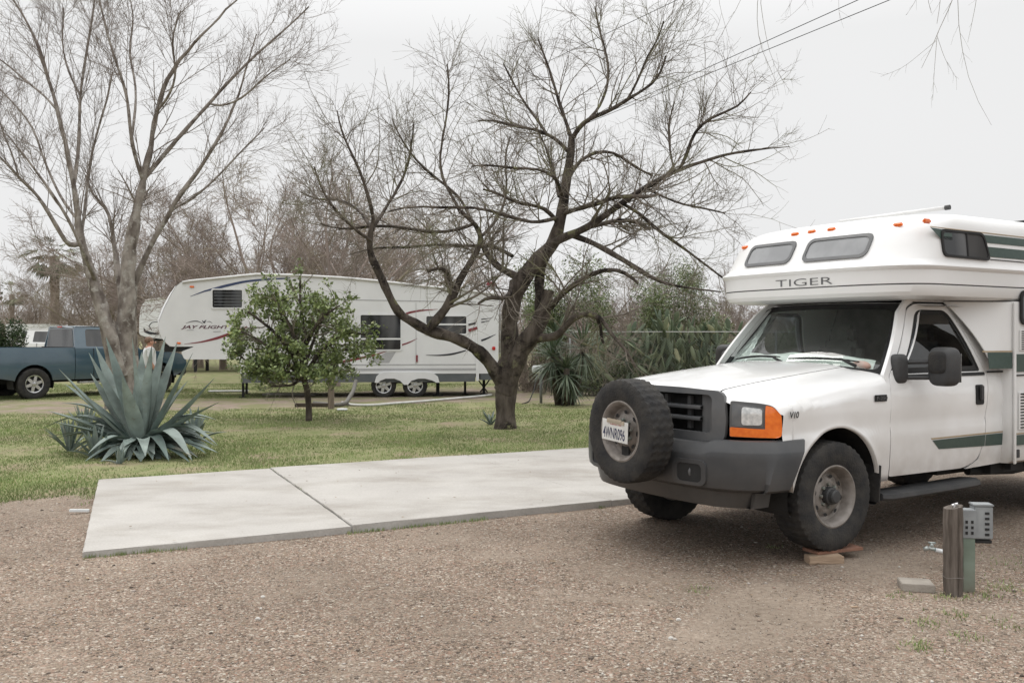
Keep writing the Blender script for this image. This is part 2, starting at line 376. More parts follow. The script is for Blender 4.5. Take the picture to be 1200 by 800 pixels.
XX, YY = np.meshgrid(xs, ys)
near = np.exp(-((YY - 8) / 14) ** 2)
ZZ = .012 * vnoise(XX, YY, 3, 1.1) * near + .012 * vnoise(XX, YY, 5, .5) * near
# shallow puddle-like hollow and tyre rut in the gravel, turf a little higher than the drive
ZZ = ZZ + np.clip(-sd_gravel(XX, YY), 0, .3) * .06
ZZ = np.where((YY < 14) & (XX > -5), np.minimum(ZZ, .022), ZZ)
ny, nx = XX.shape
idx = np.arange(nx * ny).reshape(ny, nx)
Fq = np.stack([idx[:-1, :-1], idx[:-1, 1:], idx[1:, 1:], idx[1:, :-1]], -1).reshape(-1, 4)
me = fast_mesh('ground', np.stack([XX, YY, ZZ], -1).reshape(-1, 3), Fq)
def bare_f(X, Y):
    v = 0
    for px, py, rx, ry, a in ((905, 715, .45, .35, 1), (850, 745, .5, .3, .8), (1010, 660, .35, .5, .7), (900, 690, .3, .5, .7), (300, 690, .9, .3, .35), (700, 700, .8, .25, .5), (1120, 660, .8, .5, .5), (60, 600, .8, .6, .6), (600, 650, 1.4, .25, .4)):
        g_0 = G(px, py); v = v + a * np.exp(-((X - g_0[0]) / rx) ** 2 - ((Y - g_0[1]) / ry) ** 2)
    return v
for nm, fn in (('gravel', sd_gravel), ('dirt', sd_dirt), ('bare', bare_f)):
    at_ = me.attributes.new(nm, 'FLOAT', 'POINT'); at_.data.foreach_set('value', np.clip(fn(XX, YY), -5, 5).ravel().astype(np.float32))
gm = bpy.data.materials.new('ground_gravel_and_turf'); gm.use_nodes = True; t = gm.node_tree; b = t.nodes['Principled BSDF']
b.inputs['Roughness'].default_value = .93; b.inputs['Specular IOR Level'].default_value = .2
def nd(t, ty, **k):
    n = t.nodes.new(ty)
    for a, v in k.items(): setattr(n, a, v)
    return n
tc = nd(t, 'ShaderNodeTexCoord')
def noise(sc, det=6, rough=.6):
    n = nd(t, 'ShaderNodeTexNoise'); n.inputs['Scale'].default_value = sc; n.inputs['Detail'].default_value = det; n.inputs['Roughness'].default_value = rough
    t.links.new(tc.outputs['Object'], n.inputs['Vector']); return n.outputs[0]
def mrange(src, a, b_, c, d):
    n = nd(t, 'ShaderNodeMapRange'); t.links.new(src, n.inputs[0])
    for i, v in enumerate((a, b_, c, d)): n.inputs[i + 1].default_value = v
    return n.outputs[0]
def mix(f, a, b_, mode='MIX'):
    n = nd(t, 'ShaderNodeMixRGB', blend_type=mode)
    for i, v in enumerate((f, a, b_)):
        if isinstance(v, (int, float)): n.inputs[i].default_value = v
        elif isinstance(v, tuple): n.inputs[i].default_value = (*v, 1)
        else: t.links.new(v, n.inputs[i])
    return n.outputs[0]
def math2(op, a, b_):
    n = nd(t, 'ShaderNodeMath', operation=op)
    for i, v in enumerate((a, b_)):
        if isinstance(v, (int, float)): n.inputs[i].default_value = v
        else: t.links.new(v, n.inputs[i])
    return n.outputs[0]
def voro(sc):
    n = nd(t, 'ShaderNodeTexVoronoi'); n.inputs['Scale'].default_value = sc; t.links.new(tc.outputs['Object'], n.inputs['Vector'])
    s_ = nd(t, 'ShaderNodeSeparateColor'); t.links.new(n.outputs['Color'], s_.inputs[0]); return n.outputs['Distance'], s_.outputs[0], s_.outputs[1]
d1, c1_, c1b = voro(62); d2, c2_, _ = voro(135)
rA = ramp5(t, PCOL); t.links.new(c1_, rA.inputs[0]); rB = ramp5(t, PCOL); t.links.new(c2_, rB.inputs[0])
stones = mix(mrange(c1b, .45, .55, 0, 1), rA.outputs[0], rB.outputs[0])
stones = mix(1, stones, mix(mrange(d1, .25, .75, 0, .55), (1, 1, 1), (.55, .50, .45)), 'MULTIPLY')
fines = mix(mrange(noise(25, 8), .3, .7, 0, 1), (.215, .175, .142), (.345, .295, .25))
A3 = nd(t, 'ShaderNodeAttribute', attribute_name='bare')
bare_ = mrange(math2('ADD', A3.outputs['Fac'], mrange(noise(2.3, 8, .7), .3, .7, -.35, .35)), .25, .8, 0, .85)
gravel = mix(bare_, mix(mrange(noise(.9, 7, .65), .48, .66, .05, .62), stones, fines), fines)
gravel = mix(1, gravel, mix(mrange(noise(.55, 6), .32, .68, 0, 1), (.70, .675, .63), (1.08, 1.045, .99)), 'MULTIPLY')
gn = noise(2.6, 8, .7)
turf = mix(mrange(gn, .35, .65, 0, 1), (.155, .185, .07), (.27, .25, .14))
turf = mix(mrange(noise(1.1, 6), .52, .66, 0, .8), turf, (.27, .21, .15))
soil = mix(mrange(noise(3.5, 8), .35, .65, 0, 1), (.29, .235, .19), (.225, .18, .14))
soil = mix(mrange(noise(1.3, 7), .44, .58, 0, .9), soil, (.18, .185, .085))
A1 = nd(t, 'ShaderNodeAttribute', attribute_name='gravel'); A2 = nd(t, 'ShaderNodeAttribute', attribute_name='dirt')
edge = mrange(noise(1.4, 9, .7), .3, .7, -.45, .45); edge2 = mrange(noise(14, 5, .7), .3, .7, -.14, .14)
mg = mrange(math2('ADD', math2('ADD', A1.outputs['Fac'], edge), edge2), -.12, .12, 0, 1)
edge3 = mrange(noise(.8, 9, .7), .3, .7, -.9, .9)
md = mrange(math2('ADD', A2.outputs['Fac'], edge3), -.35, .35, 0, 1)
col = mix(md, turf, soil); col = mix(mg, col, gravel)
t.links.new(col, b.inputs['Base Color'])
hgt = math2('ADD', math2('MULTIPLY', math2('SUBTRACT', 1, d1), .6), math2('MULTIPLY', noise(30, 6), .8))
bp = nd(t, 'ShaderNodeBump'); bp.inputs['Strength'].default_value = .7; bp.inputs['Distance'].default_value = .012
t.links.new(hgt, bp.inputs['Height']); t.links.new(bp.outputs[0], b.inputs['Normal'])
tag(link('ground', me, gm, smooth=True), kind='structure')

# concrete parking pad, poured in bays with open joints
PA = np.array([-3.16, 6.75]); PD = np.array([.8944, .4472]); PNL = np.array([-.384, .923]); PN = np.array([-.4472, .8944])
pad = MB(); bays = [(0, 2.033), (2.042, 4.603), (4.609, 7.103), (7.109, 9.4)]
for i, (a, b_) in enumerate(bays):
    n0 = PNL if i == 0 else (PNL * .35 + PN * .65)
    n1 = PNL * .35 + PN * .65
    c = [PA + PD * a, PA + PD * b_, PA + PD * b_ + n1 * 3.67, PA + PD * a + n0 * 3.67]
    bm = bmesh.new(); hh = [.052, .062, .058, .05][i]
    vs = [bm.verts.new((p[0], p[1], -.1)) for p in c] + [bm.verts.new((p[0], p[1], hh)) for p in c]
    for f in ((3, 2, 1, 0), (4, 5, 6, 7), (0, 1, 5, 4), (1, 2, 6, 5), (2, 3, 7, 6), (3, 0, 4, 7)): bm.faces.new([vs[k] for k in f])
    bmesh.ops.bevel(bm, geom=[e for e in bm.edges if e.verts[0].co.z > 0 and e.verts[1].co.z > 0], offset=.004, segments=2, affect='EDGES')
    for ax in (Vector((*PD, 0)), Vector((*PN, 0))):
        for k in range(-10, 60):
            bmesh.ops.bisect_plane(bm, geom=bm.verts[:] + bm.edges[:] + bm.faces[:], plane_co=Vector((PA[0], PA[1], 0)) + ax * (.13 * k), plane_no=ax, dist=1e-4)
    r_ = random.Random(i)
    for q in bm.verts:
        if q.co.z > .03:
            X_, Y_ = q.co.x, q.co.y; q.co.z += .003 * float(vnoise(X_, Y_, 2, 2)) - (.006 if r_.random() < .08 and q.co.z < hh - .002 else 0)
            q.co.x += r_.uniform(-.003, .003); q.co.y += r_.uniform(-.003, .003)
    bm.verts.index_update(); pad.add([q.co for q in bm.verts], [[q.index for q in f.verts] for f in bm.faces]); bm.free()
tag(pad.build('concrete_pad', CONC, auto=40), kind='structure')
def in_pad(X, Y, m=0.0):
    dx = X - PA[0]; dy = Y - PA[1]; n = dx * PN[0] + dy * PN[1]; s_ = dx * PD[0] + dy * PD[1]
    left = (n * -.075 / 1.0) if False else n * ((PNL @ PD) / (PNL @ PN))
    return (n > -m) & (n < 3.66 + m) & (s_ > left - m) & (s_ < 9.4 + m)

# ------------------------------------------------------------------ loose pebbles and turf
def gz(X, Y):
    nr_ = np.exp(-((Y - 8) / 14) ** 2)
    Z = .012 * vnoise(X, Y, 3, 1.1) * nr_ + .012 * vnoise(X, Y, 5, .5) * nr_ + np.clip(-sd_gravel(X, Y), 0, .3) * .06
    return np.where((Y < 14) & (X > -5), np.minimum(Z, .022), Z)
def pebbles(n, y0, y1, s0, s1, seed):
    r = np.random.default_rng(seed); Y = y0 + (y1 - y0) * r.random(n) ** 1.3; X = (r.random(n) * 2 - 1) * (Y * .60 + .3)
    k = (sd_gravel(X, Y) + .3 * vnoise(X, Y, 9, 2) > 0) & ~in_pad(X, Y); X = X[k]; Y = Y[k]
    k = vnoise(X, Y, 21, .9) + r.normal(0, .5, len(X)) < .65; X = X[k]; Y = Y[k]; n = len(X)
    sz = s0 + (s1 - s0) * r.random(n) ** 2.2
    o = np.array([[1, 0, 0], [0, 1, 0], [-1, 0, 0], [0, -1, 0], [0, 0, 1], [0, 0, -1]], float)
    V = o[None] * r.uniform(.55, 1.15, (n, 6, 1)); V[:, :, 2] *= .6
    a = r.random(n) * 2 * PI; ca, sa = np.cos(a), np.sin(a); x = V[:, :, 0] * ca[:, None] - V[:, :, 1] * sa[:, None]; y = V[:, :, 0] * sa[:, None] + V[:, :, 1] * ca[:, None]
    V = np.stack([x, y, V[:, :, 2]], -1) * sz[:, None, None]; V[:, :, 0] += X[:, None]; V[:, :, 1] += Y[:, None]; V[:, :, 2] += (gz(X, Y) + sz * .15)[:, None]
    f = np.array([[0, 1, 4], [1, 2, 4], [2, 3, 4], [3, 0, 4], [1, 0, 5], [2, 1, 5], [3, 2, 5], [0, 3, 5]])
    return V.reshape(-1, 3), (f[None] + (np.arange(n) * 6)[:, None, None]).reshape(-1, 3)
Va, Fa = pebbles(75000, 3.9, 9.8, .0025, .0068, 1); Vb, Fb = pebbles(900, 4.0, 10, .010, .019, 2)
me = fast_mesh('loose_gravel', np.concatenate([Va, Vb]), np.concatenate([Fa, Fb + len(Va)]))
tag(link('loose_gravel', me, PEB), 'loose tan and reddish pea gravel scattered over the drive', 'gravel', kind='stuff')
def blades(X, Y, h, wd, seed, lean=.5):
    r = np.random.default_rng(seed); n = len(X); a = r.random(n) * 2 * PI; H = h * r.uniform(.5, 1.2, n)
    dx, dy = np.cos(a) * wd, np.sin(a) * wd; la = r.random(n) * 2 * PI; L = H * lean * r.random(n); Z = gz(X, Y)
    V = np.zeros((n, 3, 3)); V[:, 0] = np.stack([X - dx, Y - dy, Z - .005], -1); V[:, 1] = np.stack([X + dx, Y + dy, Z - .005], -1)
    V[:, 2] = np.stack([X + np.cos(la) * L, Y + np.sin(la) * L, Z + H], -1)
    return V.reshape(-1, 3), np.arange(n * 3).reshape(-1, 3)
r = np.random.default_rng(4); n = 560000
Y = 8.5 + 22 * r.random(n) ** 1.25; X = (r.random(n) * 2 - 1) * (Y * .58 + .5); 
keep = (sd_gravel(X, Y) + .35 * vnoise(X, Y, 9, 2) + r.normal(0, .12, n) < -.05) & (sd_dirt(X, Y) + .6 * vnoise(X, Y, 12, 1.2) + r.normal(0, .25, n) < -.1) & ~in_pad(X, Y, -.01) & (X < 6)
keep &= (vnoise(X, Y, 30, 1.5) + r.normal(0, .4, n) > -.22)
X = X[keep]; Y = Y[keep]
Vg, Fg = blades(X, Y, .028 + .012 * vnoise(X, Y, 31, 1.2), .0035 + Y * .00022, 5, 1.0)
# a weedy fringe along the pad edge and small weeds in the gravel
m = 2600; s_ = r.random(m) * 9.4; e_ = PA[None] + PD[None] * s_[:, None] - PN[None] * (np.abs(r.normal(0, .03, m)) + .004)[:, None]
kk = vnoise(s_ * 3, s_ * 0, 8, 1.5) > .1; e_ = e_[kk]
V1, F1 = blades(e_[:, 0], e_[:, 1], .032, .004, 6)
wx = []; wy = []
for (px, py, rad, cnt) in [(870, 640 + 0, .0, 0), (1085, 732, .10, 60), (1120, 722, .12, 70), (1130, 748, .10, 50), (1077, 757, .1, 60), (1175, 690, .2, 120), (1060, 700, .1, 40), (1110, 700, .08, 60), (905, 562 + 80, .05, 20), (1150, 700, .12, 60), (1185, 735, .15, 60), (820, 690, .12, 40), (1080, 762, .07, 40), (1190, 660, .25, 90)]:
    g = G(px, py); wx += list(g[0] + r.normal(0, rad / 2 + 1e-6, cnt)); wy += list(g[1] + r.normal(0, rad / 2 + 1e-6, cnt))
jo = []                                          # weeds in the first joint
for k in range(70):
    u_ = r.random(); q = PA + PD * 2.037 + (PNL * .35 + PN * .65) * 3.6 * (u_ ** 2) + r.normal(0, .006, 2); jo.append(q)
jo = np.array(jo)
V2, F2 = blades(np.array(wx), np.array(wy), .028, .004, 7, 1.2); V3, F3 = blades(jo[:, 0], jo[:, 1], .012, .003, 8, 1.0); V3[:, 2] += .045
Vall = [Vg, V1, V2, V3]; Fall = []; o_ = 0
for v_, f_ in zip(Vall, (Fg, F1, F2, F3)): Fall.append(f_ + o_); o_ += len(v_)
tag(link('grass', fast_mesh('grass', np.concatenate(Vall), np.concatenate(Fall)), GRASSM), 'short patchy green and straw coloured lawn grass', 'grass', kind='stuff')

# ------------------------------------------------------------------ branch generator (numpy)
def nrm(v): return v / np.maximum(np.linalg.norm(v, axis=-1, keepdims=True), 1e-9)
def resample(pts, rad, n):
    pts = np.asarray(pts, float); rad = np.asarray(rad, float); s_ = np.concatenate([[0], np.cumsum(np.linalg.norm(np.diff(pts, axis=0), axis=1))]); q = np.linspace(0, s_[-1], n)
    P = np.stack([np.interp(q, s_, pts[:, i]) for i in range(3)], -1)
    # light smoothing
    for _ in range(2): P[1:-1] = P[1:-1] * .6 + (P[:-2] + P[2:]) * .2
    return P, np.interp(q, s_, rad)
def children(P, Rr, k, L, ang, up, wig, n, rk, rg, tmin=.2, tip=.45, minr=.0022, Lfall=.45):
    """P (N,m,3), Rr (N,m) -> k offspring each"""
    N_, m, _ = P.shape; ii = np.repeat(np.arange(N_), k); M_ = len(ii)
    tt = (tmin + (1 - tmin) * rg.random(M_)) * (m - 1); i0 = np.minimum(tt.astype(int), m - 2); fr = (tt - i0)[:, None]
    p = P[ii, i0] * (1 - fr) + P[ii, i0 + 1] * fr; tn = nrm(P[ii, i0 + 1] - P[ii, i0]); r0 = (Rr[ii, i0] * (1 - fr[:, 0]) + Rr[ii, i0 + 1] * fr[:, 0])
    q = rg.normal(size=(M_, 3)); q = nrm(q - (q * tn).sum(-1, keepdims=True) * tn); a = np.radians(rg.uniform(ang[0], ang[1], M_))[:, None]
    d = tn * np.cos(a) + q * np.sin(a); ln = rg.uniform(L[0], L[1], M_) * (1 - Lfall * (tt / (m - 1)))
    rr = np.maximum(r0 * rk * rg.uniform(.7, 1.1, M_), minr)
    Q = np.zeros((M_, n, 3)); Q[:, 0] = p; bend = rg.normal(size=(M_, 3)) * wig * .5
    for j in range(1, n):
        d = nrm(d + rg.normal(size=(M_, 3)) * wig + bend + np.array([0, 0, up])); p = p + d * (ln / (n - 1))[:, None]; Q[:, j] = p
    RR = rr[:, None] * np.linspace(1, tip, n)[None]
    return Q, np.maximum(RR, minr * .6)
def tubes(P, Rr, sides):
    N_, m, _ = P.shape; T = np.zeros_like(P); T[:, 1:-1] = P[:, 2:] - P[:, :-2]; T[:, 0] = P[:, 1] - P[:, 0]; T[:, -1] = P[:, -1] - P[:, -2]; T = nrm(T)
    ref = np.array([.31, .17, .93]); ref2 = np.array([.9, -.3, .1]); A = np.cross(T, ref); bad = np.linalg.norm(A, axis=-1) < .15; A[bad] = np.cross(T[bad], ref2); A = nrm(A); B = np.cross(T, A)
    # keep frames consistent along each polyline
    for j in range(1, m):
        a = A[:, j - 1] - (A[:, j - 1] * T[:, j]).sum(-1, keepdims=True) * T[:, j]; A[:, j] = nrm(a); B[:, j] = np.cross(T[:, j], A[:, j])
    q = np.arange(sides) * 2 * PI / sides; V = P[:, :, None] + Rr[:, :, None, None] * (A[:, :, None] * np.cos(q)[None, None, :, None] + B[:, :, None] * np.sin(q)[None, None, :, None])
    base = (np.arange(N_) * m * sides)[:, None, None]; i = np.arange(m - 1)[None, :, None] * sides; j = np.arange(sides)[None, None]; j2 = (j + 1) % sides
    F = np.stack([base + i + j, base + i + j2, base + i + sides + j2, base + i + sides + j], -1).reshape(-1, 4)
    return V.reshape(-1, 3), F
def merge(parts):
    V = []; F = []; o = 0
    for v, f in parts: V.append(v); F.append(f + o); o += len(v)
    return np.concatenate(V), np.concatenate(F)
def bark_disp(V, amp, sc, seed):
    x, y, z = V.T; d = vnoise(x * sc + z * sc * .4, y * sc + z * sc * .33, seed, 1.0)
    d2 = vnoise(z * sc * .5 + x * 3, y * sc - z * sc * .2, seed + 1, 1.5)
    return V + np.stack([d, d2, d * 0], -1) * amp
def leaves(C, size, seed, aspect=.5, flat=0.0, updir=None, fold=.25):
    """each leaf a pointed folded quad pair: C (n,3)"""
    r = np.random.default_rng(seed); n = len(C); a = nrm(r.normal(size=(n, 3)) + (0 if updir is None else updir)); q = r.normal(size=(n, 3)); b_ = nrm(np.cross(a, q)); c = np.cross(a, b_)
    s_ = (size * r.uniform(.6, 1.25, n))[:, None]
    V = np.stack([C, C + a * s_ * .5 + b_ * s_ * aspect * .5 + c * s_ * fold * .3, C + a * s_, C + a * s_ * .5 - b_ * s_ * aspect * .5 + c * s_ * fold * .3], 1)
    return V.reshape(-1, 3), np.arange(n * 4).reshape(-1, 4)
def make_tree(name, label, cat, base, trunkparts, twigparts, bark, twig, group=None, leafparts=None, leafmat_=None):
    e = empty(name, base, 0, label, cat, group); b_ = np.array(base)
    V, F = merge(trunkparts); link('trunk', fast_mesh('trunk', V - b_, F), bark, e, smooth=True)
    V, F = merge(twigparts); link('crown', fast_mesh('crown', V - b_, F), twig, e, smooth=True)
    if leafparts: V, F = merge(leafparts); link('leaves', fast_mesh('leaves', V - b_, F), leafmat_, e)
    return e

# ------------------------------------------------------------------ wheels
def tyre_mb(c, rad, wid, rim, seg=160, lug=.006, axis='y', sgn=1):
    h = wid / 2; prof = []
    rows = [-.93, -.72, -.66, -.40, -.34, -.06, .06, .34, .40, .66, .72, .93]
    prof.append((rim - .01, -h * .78)); prof.append((rim + .012, -h * .93)); prof.append((rim + (rad - rim) * .35, -h * 1.06)); prof.append((rim + (rad - rim) * .62, -h * 1.09)); prof.append((rad - .035, -h * 1.04)); prof.append((rad - .014, -h * .97))
    nb = len(prof)
    for x in rows: prof.append((rad - .006 * x * x, h * x))
    ne = len(prof)
    for r_, x in list(prof[:nb])[::-1]: prof.append((r_, -x))
    def mod(i, j):
        if i < nb - 1 or i > ne: return (0.0015 if (i in (3,) and j % 4 == 0) else 0)
        if i == nb - 1 or i == ne: return lug * .6 * (1 if (j // 2) % 2 else -1)
        k = (i - nb); 
        if k in (1, 2, 3, 4, 7, 8, 9, 10) and k % 2 == 1 and False: return -lug
        row = k // 2
        return lug * .35 if ((j + row * 2 + (row % 2)) // 2) % 2 else -lug * .8
    m = MB(); m.lathe([(r_, x * sgn) for r_, x in prof], seg, axis, c, mod, cap=False); return m
def wheel(parent, c, rad=.40, wid=.255, rim=.215, side=1, kind='steel', hub='front', name='wheel', label=None, seg=160):
    """side +1: outer face towards +y"""
    s = side; x0 = wid / 2 * s
    m = MB(); cx, cy, cz = c
    m.lathe([(rim - .01, -x0 * .8), (rim + .008, -x0 * .9), (rim + .008, -x0 * .8), (rim - .012, -x0 * .6), (rim - .03, 0), (rim - .022, x0 * .45), (rim - .008, x0 * .7), (rim + .012, x0 * .86), (rim + .016, x0 * .94), (rim + .006, x0 * .97), (rim - .008, x0 * .9), (rim - .02, x0 * .68)], 64, 'y', c, cap=False)
    if kind == 'steel':
        m.lathe([(rim - .02, x0 * .68), (rim - .035, x0 * .30), (rim - .055, x0 * .22), (.125, x0 * .40), (.105, x0 * .47), (.075, x0 * .42), (.06, x0 * .42)], 64, 'y', c, cap=False)
        m.lathe([(.06, x0 * .42), (.055, x0 * .25), (.001, x0 * .24)], 32, 'y', c, cap=False)
        w_ = m.build(name, STEEL, parent, auto=40)
        for k in range(8):
            h_ = MB()
            a = 2 * PI * k / 8 + .2; px_, pz_ = cx + .142 * math.cos(a), cz + .142 * math.sin(a)
            u_ = Vector((math.cos(a), 0, math.sin(a))); v_ = Vector((-math.sin(a), 0, math.cos(a)))
            P = [Vector((px_, cy + x0 * .39 + .008 * s, pz_)) + u_ * .013 * math.cos(q) + v_ * .020 * math.sin(q) for q in [2 * PI * j / 12 for j in range(12)]]
            h_.add(P, [tuple(range(12))])
            h_.build('vent_hole', BLACK, w_, merge=False)
        for k in range(8):
            n_ = MB(); a = 2 * PI * k / 8; n_.lathe([(.013, x0 * .42), (.013, x0 * .42 + .02 * s), (.008, x0 * .42 + .024 * s), (0.001, x0 * .42 + .024 * s)], 6, 'y', (cx + .083 * math.cos(a), cy, cz + .083 * math.sin(a)))
            n_.build('lug_nut', DISC, w_, auto=30)
        if hub == 'front':
            hb = MB(); hb.lathe([(.066, x0 * .40), (.064, x0 * .75), (.052, x0 * .80), (.050, x0 * 1.02), (.040, x0 * 1.1), (.001, x0 * 1.12)], 24, 'y', c); hb.build('hub', PLAST, w_, auto=35)
    else:
        m.lathe([(rim - .02, x0 * .5), (rim - .03, x0 * .1), (.05, x0 * .05)], 48, 'y', c)
        w_ = m.build(name, BLACK if kind == 'alloy' else STEEL, parent, auto=40)
        sp = MB(); sp.lathe([(rim + .014, x0 * .9), (rim + .004, x0 * .99), (rim - .018, x0 * .93), (rim - .022, x0 * .8)], 48, 'y', c, cap=False)
        for k in range(6):
            a = 2 * PI * k / 6 + .3; u_ = Vector((math.cos(a), 0, math.sin(a))); v_ = Vector((-math.sin(a), 0, math.cos(a))); C_ = Vector((cx, cy + x0 * .82, cz))
            for d_, wd in (((.03, rim - .01), (.045, .032)),):
                V = [C_ + u_ * d_[0] + v_ * wd[0], C_ + u_ * d_[0] - v_ * wd[0], C_ + u_ * d_[1] - v_ * wd[1], C_ + u_ * d_[1] + v_ * wd[1]]
                sp.add(V + [q - Vector((0, .03 * s, 0)) for q in V], [(0, 1, 2, 3), (0, 1, 5, 4), (2, 3, 7, 6), (1, 2, 6, 5), (3, 0, 4, 7)])
        sp.lathe([(.06, x0 * .8), (.055, x0 * .9), (.04, x0 * .93), (.001, x0 * .94)], 20, 'y', c)
        sp.build('spokes', ALLOY, w_, auto=30)
    tyre_mb(c, rad, wid, rim, seg).build('tyre', RUB, w_, auto=32)
    if label: w_['label'] = label
    return w_

# ------------------------------------------------------------------ white camper truck
TO = (1.84, 7.53)
TK = empty('camper_truck', (TO[0], TO[1], 0), R(211.5), 'white pickup based motorhome with green stripes and a spare wheel on its front bumper', 'camper truck')
FU = [(0, .87), (.3, .865), (.5, .84), (.62, .80), (.70, .765), (.78, .72), (.86, .67), (.92, .615), (.96, .57), (.985, .50), (1.0, .42)]
def ufront(v): return float(np.interp(abs(v), [p[0] for p in FU], [p[1] for p in FU]))
def vside(z): return float(np.interp(z, [.42, .50, .62, .80, .90, .95, 1.08, 1.2, 1.28, 1.34, 1.36], [.93, .955, .972, .985, .988, .978, .992, .990, .975, .955, .945]))
def uback(v): return -.52 - .12 * (abs(v) / .97) ** 2
ARCH_R, ARCH_U, ARCH_Z = .475, -.04, .475
def side_bottom(u):
    d = abs(u - ARCH_U)
    if d < ARCH_R: return ARCH_Z + math.sqrt(ARCH_R ** 2 - d * d) * 1.04
    return .53 if u < 0 else .88
vv = [0, .15, .3, .42, .5, .56, .60, .64, .70, .76, .82, .88, .92, .95]
d0 = [0, .002, .006, .010, .016, .022, .034, .058, .080, .090, .10, .112, .122, .134]
d1_ = [0, .002, .006, .012, .018, .024, .034, .046, .054, .060, .068, .080, .094, .108]
def hood_z(v, tt):
    zc = 1.272 + .155 * tt ** .8 - .035 * max(0, 1 - tt / .07) ** 2
    return zc - np.interp(abs(v), vv, [a * (1 - tt) + b * tt for a, b in zip(d0, d1_)])
NS = 70
ts = np.linspace(0, 1, NS) ** 1.15
# hood (centre) and fenders, left and right
hood = np.array([[(ufront(v) + .012 + t_ * (uback(v) - ufront(v)), v, hood_z(v, t_)) for v in [-x for x in vv[:7][::-1]][:-1] + vv[:7]] for t_ in ts])
MB().grid(hood).build('hood', WHITE, TK, smooth=True)
for sg in (1, -1):
    rows = []
    for t_ in ts:
        row = []
        for v in [.604] + vv[7:]:
            row.append((ufront(v) + t_ * (uback(v) - ufront(v)), v * sg, hood_z(v, t_)))
        zt = hood_z(.95, t_); u_ = .545 + t_ * (-.635 - .545); zb = side_bottom(u_)
        row = [p for p in row]
        for j in range(1, 15):
            q = j / 14; z = zt - (zt - zb) * q; fl = .018 * math.exp(-max(0, math.hypot(u_ - ARCH_U, z - ARCH_Z) - ARCH_R) / .03)
            v = max(vside(z), .95 if z > 1.2 else 0) + fl
            if z > 1.15: v = min(v, .95 + (zt - z) * .5)
            row.append((u_, v * sg, z))
        # lip folded inward
        row.append((u_, (row[-1][1] * sg - .04) * sg, row[-1][2] + .002))
        rows.append(row)
    MB().grid(np.array(rows)).build('fender', WHITE, TK, smooth=True)
    # wheel well liner
    ln = MB(); P = []
    for k in range(25):
        a = R(-28 + 236 * k / 24); P.append([(ARCH_U + .50 * math.cos(a), v * sg, max(.36, ARCH_Z + .50 * math.sin(a))) for v in (.95, .55)])
    ln.grid(np.array(P)); ln.box((ARCH_U, .56 * sg, .75), (1.0, .02, .75)); ln.build('wheel_well', BLACK, TK, smooth=False)
    fl = MB(); fl.box((-.50, .885 * sg, .52), (.012, .22, .28), ry=R(-4)); fl.build('mud_flap', RUB, TK)
# radiator core, engine bay block so that nothing shows through
MB().box((.25, 0, .87), (.95, 1.15, .66)).box((-.1, 0, .6), (1.1, 1.0, .2)).build('engine_bay', BLACK, TK)
# cowl
cw = MB(); P = []
for k in range(21):
    v = -.84 + 1.68 * k / 20; ub = uback(v); P.append([(ub + .035, v, hood_z(v, 1) - .012), (ub - .02, v, 1.385 - .05 * (abs(v) / .84) ** 3), (ub - .13, v, 1.40 - .06 * (abs(v) / .84) ** 3)])
cw.grid(np.array(P)); cw.build('cowl', PLAST, TK, smooth=True)
def fmap(z_bow=0.0):
    return lambda a, b, o: (ufront(a) + o, a, b)
def fnorm(a, o):
    e = .01; du = (ufront(a + e) - ufront(a - e)) / (2 * e); l = math.hypot(1, du); return o / l, -du * o / l
def fpt(a, b, o):
    x, y = fnorm(a, o); return (ufront(a) + x - .012 * max(0, (b - 1.1) / .1), a + y, b)
# grille
go = rpoly([(-.672, .885), (.672, .885), (.685, 1.05), (.660, 1.245), (.3, 1.262), (-.3, 1.262), (-.660, 1.245), (-.685, 1.05)], [.06, .06, .03, .07, .1, .1, .07, .03], 4)
gi = rpoly([(-.59, .945), (.59, .945), (.58, 1.218), (-.58, 1.218)], .05, 4)
gr = panel('grille', go, fpt, GRILL, TK, holes=[gi], cut=(.06, .04), thick=.05, off=.035)
for z in (1.04, 1.122):
    P = MB(); pts = [fpt(v, z, 0) for v in np.linspace(-.49, .49, 16)]
    prof = []
    for p in pts: prof.append([(p[0] - .03, p[1], p[2] + .014), (p[0] + .012, p[1], p[2] + .010), (p[0] + .016, p[1], p[2]), (p[0] + .012, p[1], p[2] - .014), (p[0] - .03, p[1], p[2] - .014)])
    P.grid(np.array(prof)); P.build('grille_bar', GRILL, gr, auto=50)
for v in (-.36, -.12, .12, .36): MB().box((ufront(v) - .03, v, 1.08), (.03, .035, .24)).build('grille_post', PLAST, gr)
for sg in (1, -1):
    q = []; P = MB()
    for v in np.linspace(.47, .61, 9):
        dd = .05 * math.sin((v - .47) / .14 * PI) * (1 if v < .54 else .9)
        q.append([(ufront(v) - .048 + dd * .5 + .02 * (v < .50), v * sg, z) for z in (.93, 1.08, 1.23)])
    P.grid(np.array(q)); P.build('grille_side_cheek', GRILL, gr, smooth=True)
P = MB(); P.grid(np.array([[(ufront(v) - .07, v, z) for z in (.93, 1.22)] for v in np.linspace(-.62, .62, 12)])); P.build('grille_backing', BLACK, gr)
